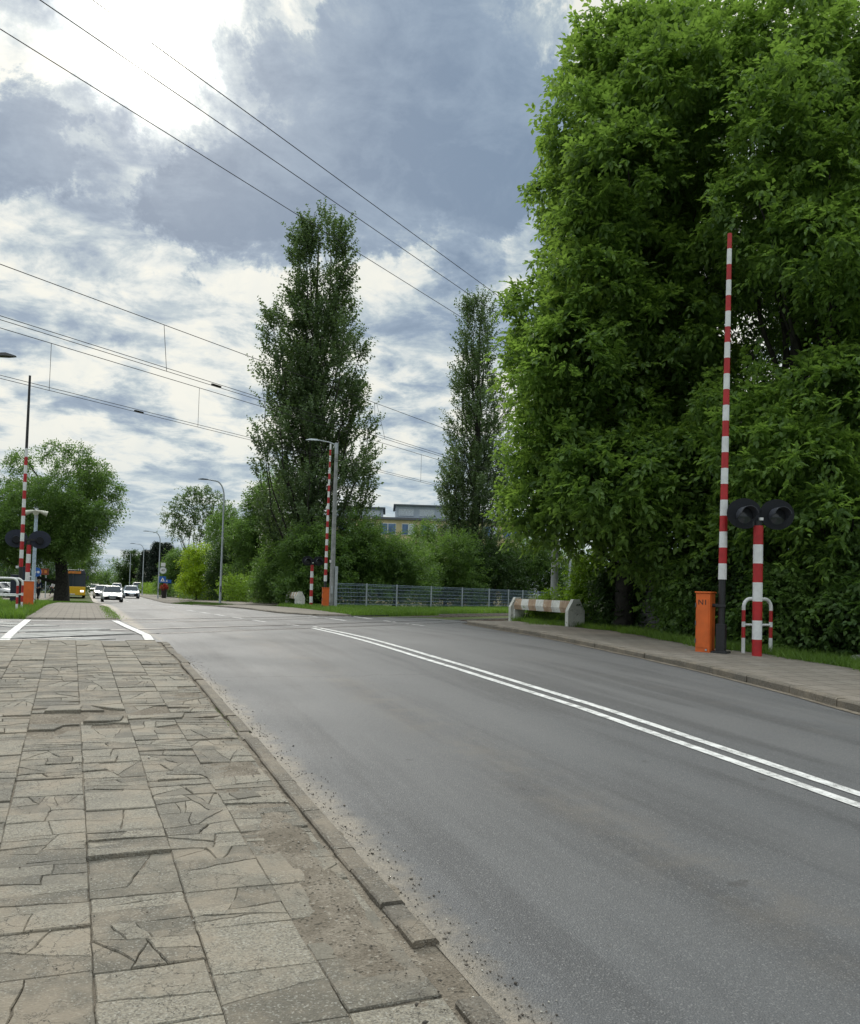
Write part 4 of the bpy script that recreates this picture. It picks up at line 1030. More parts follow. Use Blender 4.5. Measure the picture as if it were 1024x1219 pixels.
def signal(loc, rz, label, H=2.42, dia=.66, sep=.62, back=False, nst=7, r=.088, seed=0):
    t = thing('crossing_signal', loc, label, 'signal', 'striped posts with twin signal lamps', rz)
    mb = MB(); stripes(mb, ((0, 0, -.05), (0, 0, H)), r, r, nst, 0, 18); mb.build('post', ['red_paint', 'white_paint'], t)
    m2 = MB(); m2.tube([(0, 0, H), (0, 0, H+.09)], r*.75, 12); m2.box((0.04, .03, H+.2), (.7, .05, .07)); m2.box((0, .03, H+.14), (.07, .05, .2))
    m2.box((-.10, 0, H+.03), (.03, .03, .09)); m2.box((.02, -.07, H+.12), (.06, .06, .05), 1); m2.build('bracket', ['black_metal', 'white_paint'], t)
    for s in (-1, 1):
        x = s*sep/2+.04; zc = H+.22
        # eight-sided-ish rounded board
        m = MB(); n = 28; vs = []
        for yy in (-.012, .012):
            for k in range(n):
                a = 2*math.pi*k/n; vs.append((x+dia/2*math.cos(a), yy, zc+dia*.435*math.sin(a)))
        m.add(vs, [tuple(range(n-1, -1, -1)), tuple(range(n, 2*n))]+[(k, (k+1) % n, n+(k+1) % n, n+k) for k in range(n)])
        bd = m.build('backing_board', 'black_matt' if not back else 'navy_board', t)
        # lamp case behind, hood and lens in front (front is -y)
        m = MB(); m.tube([(x, .012, zc-.04), (x, .20, zc-.04)], [.15, .13], 20); m.build('lamp_case', 'black_matt', t, smooth=True)
        m = MB(); n = 22; vs = []; fs = []; r0 = .165
        for j, (yy, op) in enumerate(((-.012, .9), (-.13, .45), (-.27, .0))):
            for rr_ in (r0, r0-.008):
                for k in range(n+1):
                    a = math.pi/2+(k/n-.5)*2*math.pi*.5*(1+.55*op-.0)*.86; zz = zc-.04
                    vs.append((x+rr_*math.cos(a), yy, zz+rr_*math.sin(a)))
        w_ = n+1
        for j in range(2):
            o_, i_ = j*2*w_, j*2*w_+w_; o2, i2 = o_+2*w_, i_+2*w_
            for k in range(n):
                fs += [(o_+k, o_+k+1, o2+k+1, o2+k), (i_+k+1, i_+k, i2+k, i2+k+1)]
            fs += [(o_, o2, i2, i_), (o_+n, i_+n, i2+n, o2+n)]
        for k in range(n): fs.append((4*w_+k, 4*w_+k+1, 5*w_+k+1, 5*w_+k))
        m.add(vs, fs); m.build('hood', 'hood_grey', t, smooth=True)
        m = MB(); vs = [(x, -.045, zc-.04)]; n = 20
        for rr_, yy in ((.07, -.040), (.12, -.022), (.148, -.014)):
            for k in range(n): a = 2*math.pi*k/n; vs.append((x+rr_*math.cos(a), yy, zc-.04+rr_*math.sin(a)))
        fs = [(0, 1+k, 1+(k+1) % n) for k in range(n)]+[(1+q*n+k, 1+q*n+(k+1) % n, 1+(q+1)*n+(k+1) % n, 1+(q+1)*n+k) for q in (0, 1) for k in range(n)]
        m.add(vs, fs); m.build('lens', 'lens_glass', t, smooth=True)
    return t
z = tz(11.6, 12.12)
signal((11.60, 12.12, z+.10), -R(20), 'twin signal lamps facing us on a striped post before the big right-hand trees', nst=7)
p = at(370, 724, 45); signal((p.x, p.y, tz(p.x, p.y)), -YAW+R(20), 'twin signal lamps on a striped post just left of the far raised barrier', H=2.3, dia=.60, sep=.60, nst=7, r=.085)
p = at(31, 727, 31.6); signal((p.x, p.y, tz(p.x, p.y)), R(180+4), 'twin signal boards seen from behind on a striped post by the left raised barrier', H=2.35, dia=.78, sep=.80, back=True, nst=7, r=.08)

def hoop(loc, rz, label, w=.68, h=1.05, r=.035, mid=.55, seg=(.30, .62)):
    t = thing('guard_hoop', loc, label, 'guard rail', 'red and white guard hoops', rz)
    for s in (-1, 1):
        x = s*w/2; mb = MB()
        mb.tube([(x, 0, -.05), (x, 0, .30)], r, 12, 1); mb.tube([(x, 0, .30), (x, 0, mid-.04)], r, 12, 0); mb.tube([(x, 0, mid-.04), (x, 0, mid+.06)], r, 12, 1); mb.tube([(x, 0, mid+.06), (x, 0, h-.22)], r, 12, 0)
        mb.build('leg', ['red_paint', 'white_paint'], t, smooth=True)
    pts = []
    for k in range(7): a = math.pi-k*math.pi/12; pts.append((-w/2+.16+.16*math.cos(a), 0, h-.16+.16*math.sin(a)))
    pts = [(-w/2, 0, h-.22)]+pts+[(-q[0], 0, q[2]) for q in reversed(pts)]+[(w/2, 0, h-.22)]
    mb = MB(); mb.tube(pts, r, 12); mb.build('top_rail', 'white_paint', t, smooth=True)
    mb = MB(); mb.tube([(-w/2, 0, mid), (w/2, 0, mid)], r*.7, 10); mb.build('cross_rail', 'white_paint', t, smooth=True)
    return t
z = tz(12.05, 12.62); hoop((12.08, 12.62, z+.09), 0, 'red and white guard hoop behind the striped signal post on the right')
p = at(-2, 730, 25.6); hoop((p.x, p.y, tz(p.x, p.y)-.02), R(-3), 'nearer left guard hoop cut by the left edge of the view, standing in tall grass', w=1.0, h=1.08)
p = at(6, 728, 28.2); hoop((p.x, p.y, tz(p.x, p.y)-.02), R(-3), 'farther left guard hoop standing just behind the other in the grass', w=1.0, h=1.08)

# striped concrete beam barrier
def beam_barrier(a, b, label, seed=0, h=.88, group='striped concrete beams'):
    a = Vector(a); b = Vector(b); L = (b-a).length; d = (b-a).normalized()
    t = thing('concrete_barrier', a, label, 'barrier', group, math.atan2(d.y, d.x))
    mb = MB(); prof = [(-.17, .47), (.17, .47), (.19, .62), (.12, .83), (-.12, .83), (-.19, .62)]; n = 7; x0, x1 = .32, L-.22
    for i in range(n):
        u0 = x0+(x1-x0)*i/n; u1 = x0+(x1-x0)*(i+1)/n; sl_ = .10
        # slanted stripe boundaries
        k = len(prof)
        def sh(v, i_): return 0 if i_ in (0, n) else (v-.65)*-.45
        vs = [(u0+sh(v, i), u, v) for u, v in prof]+[(u1+sh(v, i+1), u, v) for u, v in prof]
        fs = [(q, (q+1) % k, k+(q+1) % k, k+q) for q in range(k)]
        if i == 0: fs.append(tuple(range(k)))
        if i == n-1: fs.append(tuple(range(k, 2*k)))
        mb.add(vs, fs, i % 2)
    mb.build('beam', ['barrier_rust', 'barrier_white'], t)
    for s, x in ((0, .12), (1, L-.12)):
        m = MB(); m.prism([(-.27, -.05), (.27, -.05), (.27, .55), (.10, h), (-.10, h), (-.27, .55)], 'x', x-.10, x+.10)
        m.build('support', 'barrier_white', t, bevel=.01)
        m = MB(); m.box((x+(.17 if s == 0 else -.17), 0, .2), (.12, .34, .52)); m.build('foot', 'barrier_white', t, bevel=.01)
    return t
pa = Vector((14.0, 26.0, 0)); pa.z = tz(14, 26)+.02; pb = Vector((13.45, 21.2, 0)); pb.z = pa.z
beam_barrier(pa, pb, 'long striped white and rust-brown concrete beam on two white supports beside the right pavement')
pa = at(345, 724, 50.5); pb = at(357, 724, 46.0)
pa.z = tz(pa.x, pa.y); pb.z = pa.z; 
beam_barrier(pa, pb, 'weathered white concrete beam barrier seen end-on near the far signal')

# street lamps
def lamp(base, H, arm, label, rz, m_='galv', head='galv_dark', r=.085, group='street lamps along the road', curve=True, concrete=False, lean=0):
    t = thing('street_lamp', base, label, 'street lamp', group, rz)
    mb = MB()
    if curve:
        pts = [(0, 0, -.1), (0, 0, 1.2), (0, 0, H-1.1)]; ra = [r, r*.9, r*.6]
        for k in range(1, 7):
            a = k/6*math.pi/2; pts.append((-(arm*.55)*(1-math.cos(a)), 0, H-1.1+1.05*math.sin(a))); ra.append(r*.55)
        pts.append((-arm, 0, H)); ra.append(r*.45)
        mb.tube(pts, ra, 12)
    else:
        mb.tube([(0, 0, -.1), (lean, 0, H)], [r, r*.62], 14)
    mb.build('pole', m_, t, smooth=True)
    if not curve:
        m = MB(); m.tube([(lean, 0, H-.45), (lean, 0, H+.12)], r*.66, 12); m.tube([(lean, 0, H), (-arm*.45, 0, H+.14), (-arm, 0, H+.22)], [.035, .03, .028], 8); m.build('arm', 'galv', t, smooth=True)
    zh = H if curve else H+.22
    m = MB(); ys = [0, .12, .45, .66]; 
    vs = []
    for u, w_, hh in ((0, .05, .05), (.12, .10, .08), (.45, .13, .09), (.68, .05, .03)):
        vs += [(-arm-u, -w_, zh-.03), (-arm-u, w_, zh-.03), (-arm-u, w_*.7, zh-.03+hh), (-arm-u, -w_*.7, zh-.03+hh)]
    fs = [(i*4+k, i*4+(k+1) % 4, (i+1)*4+(k+1) % 4, (i+1)*4+k) for i in range(3) for k in range(4)]+[(3, 2, 1, 0), (12, 13, 14, 15)]
    m.add(vs, fs); m.build('lamp_head', head, t)
    if r > .07:
        m = MB(); m.box((0, -r-.004, 1.0), (.09, .02, .4)); m.build('service_door', head, t)
    return t
p = at(262, 718, 56); lamp((p.x, p.y, tz(p.x, p.y)), 8.25, 1.05, 'nearest bent-arm street lamp, standing on the small grass island', 0)
lmp = [(188, 99, 7.9, 'second bent-arm street lamp carrying the blue and round signs'), (169, 124, 7.6, 'street lamp just left of the one with the blue sign'), (153.5, 160, 8, 'fourth street lamp along the road, before the dark tree'), (141.5, 205, 8, 'fifth street lamp along the road, before the avenue trees'), (134.5, 250, 8, 'sixth, distant street lamp along the road'), (129, 300, 8, 'farthest thin street lamp along the road')]
for px, dep, H, lab in lmp:
    p = at(px, 712, dep); lamp((p.x, p.y, tz(p.x, p.y)), H, 1.3, lab, 0)
p = at(394.5, 725, 43); lamp((p.x, p.y, tz(p.x, p.y)), 8.45, .9, 'thick grey concrete lamp pole right of the far raised barrier', -YAW+R(5), m_='concrete_pole', r=.135, curve=False, head='galv', group=None)
m = MB(); m.box((.20, .02, 1.1), (.14, .25, 2.2)); cab = m.build('cabinet', 'galv', [o_ for o_ in bpy.data.objects if o_.get('label', '').startswith('thick grey concrete lamp')][0])
m = MB(); m.box((-.12, -.13, 2.45), (.09, .012, .14)); m.build('number_plate', 'plate_white', cab.parent)
p = at(-86, 730, 22); lamp((p.x, p.y, tz(p.x, p.y)), 6.95, 1.3, 'street lamp whose dark head juts in at the left edge', R(180)-YAW, group=None, head='black_metal', curve=True)
p = at(9.5, 700, 110); lamp((p.x, p.y, tz(p.x, p.y)), 4.8, .3, 'small dark lamp post before the pale building on the left', 0, m_='galv_dark', group=None, r=.09)

# concrete poles behind the concrete beam
p = at(659.5, 720, 32); t = thing('concrete_pole', (p.x, p.y, tz(p.x, p.y)), 'concrete catenary pole with a small white number plate, behind the striped beam', 'pole', None, -YAW)
MB().tube([(0, 0, -.1), (0, 0, 8.6)], [.145, .10], 14).build('shaft', 'concrete_pole', t, smooth=True)
pl = MB().box((-.02, -.155, 2.25), (.20, .012, .34)).build('number_plate', 'plate_white', t)
text_mesh('numerals', '12', .13, 'black_metal', pl, (-.02, -.165, 2.33), (R(90), 0, 0)); text_mesh('numerals', '1', .12, 'black_metal', pl, (-.02, -.165, 2.20), (R(90), 0, 0))
MB().tube([(0, 0, 7.3), (-1.1, 2.0, 7.0), (-1.9, 3.4, 6.35)], .03, 8).build('cantilever', 'galv_dark', t)
p = at(677.5, 720, 54); t = thing('metal_pole', (p.x, p.y, tz(p.x, p.y)), 'slim pale grey pole right of the numbered concrete pole', 'pole', None, -YAW)
MB().tube([(0, 0, -.1), (0, 0, 7.5)], [.09, .07], 12).build('shaft', 'galv', t, smooth=True)
MB().tube([(0, 0, 7.1), (.9, -1.6, 6.9)], .03, 8).build('cantilever', 'galv_dark', t)

# overhead wires
def wire_between(name, p, z0, s0, s1, label, r=.0125, group='overhead railway wires', sag=.0, n=24, obj=None, double=0):
    mb = MB(); sup = [s0+(s1-s0)*i/n for i in range(n+1)]
    for dd in ((0,) if not double else (0, double)):
        mb.tube([rp(p+dd*.4, s, z0+dd*.9-sag*math.sin(math.pi*((s-s0) % 60)/60)) for s in sup], r, 6, cap=False)
    o = mb.build(name, 'wire'); return tag(o, label, 'wire', group)
ZR = .6
wA = wire_between('messenger_wire', 14.1, ZR+6.58, -40, 90, 'upper wire of the higher railway wire pair', .0075)
wB = wire_between('contact_wire', 14.1, ZR+5.60, -40, 90, 'lower double wire of the higher railway wire pair', .0065, double=.09)
wC = wire_between('messenger_wire', 18.2, ZR+6.75, -40, 100, 'upper wire of the lower railway wire pair', .0085)
wD = wire_between('contact_wire', 18.2, ZR+5.60, -40, 100, 'lower double wire of the lower railway wire pair', .007, double=.09)
def sfor(px, p):   # distance along the track at which it crosses a bearing
    d = camdir(px, 500); d.z = 0
    a = np.array([[d.x, -tdir.x], [d.y, -tdir.y]]); b = np.array([ndir.x*p, ndir.y*p]); r_ = np.linalg.solve(a, b); return r_[1]
for px, p, z1, lab in ((196, 14.1, 6.58, 'thin dropper wire of the higher pair, left of the taller poplar'), (448, 14.1, 6.58, 'thin dropper wire of the higher pair, between the poplars'), (57, 18.2, 6.75, 'thin dropper wire of the lower pair near the left raised boom'), (236, 18.2, 6.75, 'thin dropper wire of the lower pair above the nearest street lamp'), (503, 18.2, 6.75, 'thin dropper wire of the lower pair beside the shorter poplar')):
    s = sfor(px, p); mb = MB().tube([rp(p, s, ZR+5.6), rp(p, s-.12 if p < 15 else s, ZR+z1)], .006, 5)
    if px == 448: mb.tube([rp(p, s+.5, ZR+5.6), rp(p, s, ZR+z1)], .005, 5)
    tag(mb.build('dropper', 'wire'), lab, 'wire', 'dropper wires')
for px, p, lab in ((256, 14.1, 'small dark wire clamp on the higher contact wire'), (165, 18.2, 'small dark wire clamp on the lower contact wire')):
    s = sfor(px, p); tag(MB().box(rp(p, s, ZR+5.62), (.05, .28, .045), 0, Matrix.Rotation(-TA, 3, 'Z')).build('wire_clamp', 'insulator'), lab, 'clamp')
wire_between('overhead_cable', 11.6, 9.6, -30, 110, 'lowest of the three high cables, passing the tip of the taller poplar', .0075, 'high cables')
wire_between('overhead_cable', 10.5, 9.58, -30, 110, 'middle one of the three high cables', .0075, 'high cables')
wire_between('overhead_cable', 9.9, 9.62, -30, 110, 'highest of the three high cables', .0075, 'high cables')

# mesh fence
def fence():
    pts = [at(px, 722, dep) for px, dep in ((396, 43.5), (436, 45), (472, 47), (513, 49.5), (550, 52), (582, 55), (605, 57.5), (622, 60), (640, 62.5), (655, 65), (668, 68))]
    b = pts[0]; b.z = tz(b.x, b.y); t = thing('mesh_fence', b, 'grey wire mesh fence on slim posts behind the grass strip', 'fence')
    H = 1.35
    for a in pts:
        z = tz(a.x, a.y); q = Vector((a.x, a.y, z))-b
        MB().box(q+Vector((0, 0, H/2)), (.06, .06, H+.08)).build('post', 'galv', t)
    for a, c in zip(pts[:-1], pts[1:]):
        za, zc = tz(a.x, a.y), tz(c.x, c.y); A = Vector((a.x, a.y, za))-b; D = Vector((c.x, c.y, zc))-b; mb = MB()
        n = int((D-A).length/.1)
        for i in range(1, n):
            q = A.lerp(D, i/n); mb.tube([q+Vector((0, 0, .06)), q+Vector((0, 0, H))], .005, 3, cap=False)
        for zz in (.08, .28, .48, .68, .88, 1.08, 1.26, 1.34): mb.tube([A+Vector((0, 0, zz)), D+Vector((0, 0, zz))], .009, 4, cap=False)
        mb.build('mesh_panel', 'mesh_grey', t)
fence()
# plank-pattern concrete wall under the big trees
def f_wall(g, b, o):
    p = geo(g).outputs['Position']; x, y, z = g.sep(p); n = g.noise(p, 5, 6, .7)
    g.link(g.mix(g.ss(n, .35, .65), (.085, .085, .09), (.16, .155, .15)), b.inputs['Base Color']); b.inputs['Roughness'].default_value = .9
    bumpn(g, b, n, .5, .01)
mat('wall_concrete', f_wall)
def wall():
    t = thing('concrete_wall', (14.4, 17.5, tz(14.4, 17.5)-.03), 'dark grey concrete plank wall half hidden by leaves left of the orange barrier box', 'wall')
    for i in range(5):
        y = -8+2.2*i
        MB().box((0, y, .95), (.15, .14, 2.0)).build('post', 'wall_concrete', t)
        mb = MB()
        for k in range(6): mb.box((0.0, y+1.1, .17+k*.31), (.05, 2.04, .29))
        mb.build('planks', 'wall_concrete', t, bevel=.02)
wall()
MB_ = MB(); 
def stone(loc, s, label):
    m = MB(); rg = random.Random(4); vs = []; n = 12
    for j, (zz, rr_) in enumerate(((-.1, 1), (.10, 1.02), (.18, .9), (.20, .6))):
        for k in range(n): a = 2*math.pi*k/n; vs.append((s*rr_*(1+.12*noise.noise(Vector((math.cos(a)*2, math.sin(a)*2, j))))*math.cos(a), .6*s*rr_*math.sin(a), zz+.02*noise.noise(Vector((math.cos(a)*3, math.sin(a)*3, 2)))))
    fs = [(j*n+k, j*n+(k+1) % n, (j+1)*n+(k+1) % n, (j+1)*n+k) for j in range(3) for k in range(n)]+[tuple(3*n+k for k in range(n))]
    m.add(vs, fs); o = m.build('concrete_block', 'stone'); o.location = loc; tag(o, label, 'stone block')
stone((13.35, 11.35, tz(13.3, 11.3)), .25, 'low grey concrete block in the grass at the right edge')

# ------------------------------------------------------------------ left side furniture
p = at(38, 727, 33.5)
t = thing('bell_post', (p.x, p.y, tz(p.x, p.y)), 'pale blue-grey post with a white three-horned bell on top, behind the left signal', 'post')
MB().tube([(0, 0, -.1), (0, 0, 3.55)], [.075, .065], 12).build('post', 'pale_blue_metal', t, smooth=True)
mb = MB()
for an in (0, math.pi, math.pi*1.5):
    dx, dy = math.cos(an), math.sin(an)
    mb.tube([(dx*.05, dy*.05, 3.78), (dx*.16, dy*.16, 3.78), (dx*.40, dy*.40, 3.70)], [.05, .06, .11], 14, 1 if an == 99 else 0)
mb.build('horn', 'horn_cream', t, smooth=True)
MB().tube([(0, 0, 3.5), (0, 0, 3.92)], .07, 10).build('bell_case', 'galv', t)
p = at(42, 715, 60); t = thing('round_sign', (p.x, p.y, tz(p.x, p.y)), 'round blue sign on a grey post right of the left orange box', 'sign')
MB().tube([(0, 0, 0), (0, 0, 2.4)], .035, 8).build('post', 'galv', t)
MB().tube([(0, -.05, 2.1), (0, -.035, 2.1)], .33, 24).build('sign_plate', 'sign_blue', t)
MB().tube([(-.10, -.058, 2.1), (-.10, -.052, 2.1)], .09, 12).tube([(.12, -.058, 2.1), (.12, -.052, 2.1)], .09, 12).build('emblem', 'white_paint', t)
p = at(50.5, 712, 84); t = thing('display_board', (p.x, p.y, tz(p.x, p.y)), 'dark orange electronic display board on two grey legs', 'sign', None, -R(5))
for s in (-.25, .25): MB().tube([(s, 0, 0), (s, 0, 2.3)], .05, 8).build('leg', 'galv', t)
b = MB().box((0, 0, 2.65), (.95, .12, .62)).build('panel', 'panel_orange', t)
for s in (-.22, .20): MB().box((s, -.066, 2.65), (.24, .01, .28)).build('lit_field', 'led', b)
# dark utility cabinet with small lamp
p = at(20.5, 724, 34); t = thing('utility_cabinet', (p.x, p.y, tz(p.x, p.y)), 'dark cabinet with a pale lamp on top behind the left guard hoops', 'cabinet')
MB().box((0, 0, .62), (.55, .4, 1.24)).box((.12, 0, 1.4), (.22, .2, .35)).build('case', 'navy_board', t, bevel=.01)
MB().tube([(-.05, -.02, 1.5), (-.05, -.02, 1.6)], .07, 10).build('lamp', 'win_frame', t)
# signs on the second lamp
q = [o_ for o_ in bpy.data.objects if o_.get('label', '').startswith('second bent-arm')][0].location
t = thing('speed_limit_sign', (q.x+.02, q.y-.14, q.z+2.75), 'round speed sign with a small white plate above it on the second street lamp', 'sign')
MB().tube([(.42, 0, .62), (.42, .012, .62)], .42, 24).build('ring', 'galv', t); 
MB().tube([(.42, -.006, .62), (.42, 0, .62)], .33, 24).build('disc', 'white_paint', t)
text_mesh('numerals', '40', .42, 'black_metal', t, (.42, -.012, .62), (R(90), 0, 0))
MB().box((.42, 0, 1.3), (.5, .012, .42)).build('plate', 'plate_white', t)
t = thing('crossing_sign', (q.x+.02, q.y-.16, q.z+2.3), 'square blue pedestrian crossing sign with a white triangle on the second street lamp', 'sign')
MB().box((.42, 0, 0), (.74, .012, .74)).build('plate', 'sign_blue', t)
MB().prism([(.16, -.24), (.68, -.24), (.42, .24)], 'y', -.012, -.008).build('triangle', 'white_paint', t)
MB().prism([(.36, -.16), (.48, -.16), (.42, .08)], 'y', -.018, -.014).build('figure', 'black_metal', t)
p = at(199, 692, 104); t = thing('direction_sign', (p.x, p.y, tz(p.x, p.y)), 'small blue sign with a white mark right of the triangle sign', 'sign')
MB().tube([(0, .03, 0), (0, .03, 2.4)], .03, 6).build('post', 'galv', t); MB().box((0, 0, 2.1), (1.0, .015, .42)).build('plate', 'sign_blue', t); MB().box((-.15, -.012, 2.13), (.4, .006, .16)).build('mark', 'white_paint', t)
p = at(195, 712, 103); t = thing('flower_pot', (p.x, p.y, tz(p.x, p.y)), 'tall black pot of red flowers beside the second street lamp', 'flower pot')
MB().tube([(0, 0, 0), (0, 0, .1), (0, 0, 1.15), (0, 0, 1.2)], [.24, .27, .36, .38], 16).build('pot', 'planter_dark', t, smooth=True)
rg = np.random.default_rng(4); org, dr = lobe_shoots(rg, [(0, 0, 1.35, .32, .32, .28)], 110); pp, aa, n_, ll = shoots(rg, org, dr, np.full(110, .25), 5, .12, .1, 1, .8); leaves('flowers', pp, aa, n_, ll, .8, 'flower_red', t)
p = at(240, 706, 84); t = thing('pedestrian_sign', (p.x, p.y, tz(p.x, p.y)), 'blue square sign under a white cap on a pale post before the dark trees', 'sign')
MB().tube([(0, .03, 0), (0, .03, 3.1)], .05, 8).build('post', 'pale_blue_metal', t); MB().box((.22, 0, 2.45), (.62, .02, .75)).build('plate', 'sign_blue', t)
MB().prism([(.08, 2.25), (.36, 2.25), (.22, 2.55)], 'y', -.018, -.012).build('triangle', 'white_paint', t); MB().box((-.05, 0, 3.1), (.55, .2, .22)).box((.8, 0, 3.25), (1.1, .06, .05)).build('cap', 'win_frame', t)

# ------------------------------------------------------------------ cars
def car(loc, rz, label, paint, L=4.3, Wd=1.76, H=1.45, kind='car', lights=False, group='cars on the road', wagon=False):
    """front is -y in its own frame"""
    t = thing('car', loc, label, kind, group, rz)
    hw = Wd/2; body = MB()
    st = [(-L/2, .78, .30, .52), (-L/2+.12, .90, .24, .66), (-L/2+.6, .97, .20, .80), (-L/2+1.2, 1., .20, .92), (0, 1., .20, .95), (L/2-.9, 1., .20, .98), (L/2-.3, .96, .24, .97), (L/2-.05, .86, .30, .88), (L/2, .80, .36, .70)]
    vs = []; n = 8
    for y, w, zb, zt in st:
        w *= hw
        vs += [(-w*.92, y, zb), (-w, y, zb+.15), (-w, y, zt-.18), (-w*.90, y, zt), (w*.90, y, zt), (w, y, zt-.18), (w, y, zb+.15), (w*.92, y, zb)]
    fs = [(i*n+k, i*n+(k+1) % n, (i+1)*n+(k+1) % n, (i+1)*n+k) for i in range(len(st)-1) for k in range(n)]+[tuple(range(n)), tuple((len(st)-1)*n+k for k in range(n-1, -1, -1))]
    body.add(vs, fs)
    # roof on pillars
    rf, rr_ = (-.55, L/2-.95 if not wagon else L/2-.35)
    zt = H
    body.add([(-hw*.70, rf, zt-.04), (hw*.70, rf, zt-.04), (hw*.70, rr_, zt-.05), (-hw*.70, rr_, zt-.05), (-hw*.62, rf+.1, zt), (hw*.62, rf+.1, zt), (hw*.62, rr_-.1, zt), (-hw*.62, rr_-.1, zt)],
             [(0, 3, 2, 1), (4, 5, 6, 7), (0, 1, 5, 4), (1, 2, 6, 5), (2, 3, 7, 6), (3, 0, 4, 7)])
    yb = L/2-.35 if not wagon else L/2-.1
    for s in (-1, 1):
        body.tube([(s*hw*.86, -L/2+1.15, .93), (s*hw*.69, rf, zt-.03)], .035, 6); body.tube([(s*hw*.86, yb, .95), (s*hw*.69, rr_, zt-.04)], .045, 6); body.tube([(s*hw*.90, .35, .93), (s*hw*.70, .35, zt-.03)], .03, 6)
    b = body.build('body', paint, t, bevel=.03)
    gl = MB(); gl.add([(-hw*.86, -L/2+1.15, .93), (hw*.86, -L/2+1.15, .93), (hw*.86, yb, .94), (-hw*.86, yb, .94), (-hw*.68, rf, zt-.045), (hw*.68, rf, zt-.045), (hw*.68, rr_, zt-.055), (-hw*.68, rr_, zt-.055)],
           [(0, 1, 5, 4), (1, 2, 6, 5), (2, 3, 7, 6), (3, 0, 4, 7)]); gl.build('windows', 'glass_dark', t)
    for sx in (-1, 1):
        for y in (-L/2+.82, L/2-.82):
            w = MB().tube([(sx*hw*.78, y, .31), (sx*hw*1.0, y, .31)], .31, 18).build('wheel', 'black_rubber', t)
            MB().tube([(sx*hw*1.0, y, .31), (sx*hw*1.012, y, .31)], .19, 14).build('rim', 'chrome', w)
        MB().box((sx*hw*.66, -L/2+.03, .60), (.34, .12, .13)).build('headlight', 'headlight' if lights else 'lens_glass', t)
        MB().box((sx*hw*.70, L/2-.02, .76), (.30, .08, .14)).build('taillight', 'taillight', t)
        MB().box((sx*(hw+.06), -L/2+1.45, .98), (.16, .10, .11)).build('mirror', paint, t)
    MB().box((0, -L/2-.005, .43), (Wd*.62, .06, .22)).build('grille', 'black_rubber', t)
    MB().box((0, -L/2-.045, .40), (.50, .02, .11)).build('number_plate', 'plate_white', t)
    MB().box((0, L/2+.01, .60), (.50, .02, .11)).build('number_plate', 'plate_white', t)
    return t
mat('car_silver', color=(.46, .47, .48), rough=.3, metal=.3, noise_amt=.02); mat('car_white', color=(.72, .72, .72), rough=.3, noise_amt=.02); mat('car_bluegrey', color=(.40, .47, .54), rough=.3, noise_amt=.02, metal=.2)
mat('car_dark', color=(.03, .033, .04), rough=.3, noise_amt=.02); mat('bus_yellow', color=(.72, .42, .02), rough=.4, noise_amt=.04); mat('bus_grey', color=(.05, .055, .08), rough=.3)
def onroad(x, y): return (x, y, tz(x, y)+.003)
car(onroad(2.45, 80), 0, 'silver car with lit headlights coming towards us, the nearest car on the road', 'car_silver', lights=True)
car(onroad(2.0, 99), 0, 'white car right behind the nearest oncoming silver car', 'car_white', lights=False)
car(onroad(5.25, 104), 0, 'pale blue-grey car driving away in the right-hand lane', 'car_bluegrey')
car(onroad(1.9, 150), 0, 'dark car farther back in the oncoming lane', 'car_dark')
car(onroad(5.3, 150), 0, 'white estate car driving away ahead of the blue-grey car', 'car_white', H=1.7, wagon=True)
car(onroad(9.0, 158), 0, 'white van parked at the right side of the far road', 'car_white', H=1.95, wagon=True)
car(onroad(1.6, 210), 0, 'small dark car far down the oncoming lane', 'car_dark')
car(onroad(.2, 255), 0, 'white van far away beside the bus', 'car_white', H=2.1, Wd=1.9, wagon=True)
car(onroad(9.5, 175), 0, 'pale parked car beyond the parked white van', 'car_silver')
for px, dep, pa_, lab in ((3, 92, 'car_white', 'white car parked at the left edge before the pale building'), (-8, 80, 'car_silver', 'silver parked car partly outside the left edge'), (14, 104, 'car_bluegrey', 'bluish parked car behind the guard hoops')):
    p = at(px, 705, dep); car((p.x, p.y, tz(p.x, p.y)), R(80), lab, pa_, group='cars parked on the left')
# bus
def bus(loc, label):
    t = thing('bus', loc, label, 'bus'); Wd, L, H = 2.5, 11, 3.0; hw = Wd/2
    m = MB(); m.prism([(-hw, .3), (hw, .3), (hw, 1.22), (-hw, 1.22)], 'y', -L/2, L/2); m.build('lower_body', 'bus_yellow', t, bevel=.05)
    m = MB(); m.prism([(-hw+.02, 1.22), (hw-.02, 1.22), (hw-.02, 2.55), (-hw+.02, 2.55)], 'y', -L/2+.08, L/2-.03); m.build('window_band', 'glass_dark', t)
    m = MB(); m.prism([(-hw, 2.55), (hw, 2.55), (hw-.18, H), (-hw+.18, H)], 'y', -L/2+.05, L/2); m.build('roof', 'bus_grey', t, bevel=.05)
    m = MB(); m.box((0, -L/2+.02, 2.72), (1.5, .06, .26)); m.build('destination_display', 'led', t)
    for x in (-hw+.08, 0, hw-.08): MB().box((x, -L/2+.06, 1.88), (.07, .05, 1.35)).build('pillar', 'bus_grey', t)
    for s in (-1, 1):
        MB().box((s*.92, -L/2-.01, .75), (.34, .05, .2)).build('headlight', 'headlight', t)
        for y in (-L/2+2.4, L/2-2.8): MB().tube([(s*(hw-.3), y, .48), (s*(hw+.01), y, .48)], .48, 18).build('wheel', 'black_rubber', t)
        MB().box((s*(hw+.18), -L/2-.05, 2.2), (.2, .12, .42)).build('mirror', 'bus_grey', t)
    m = MB().box((0, -L/2-.03, .42), (.5, .02, .11)).build('number_plate', 'plate_white', t)
bus(onroad(-.95, 102), 'yellow city bus with dark windows half hidden behind the thick left tree')

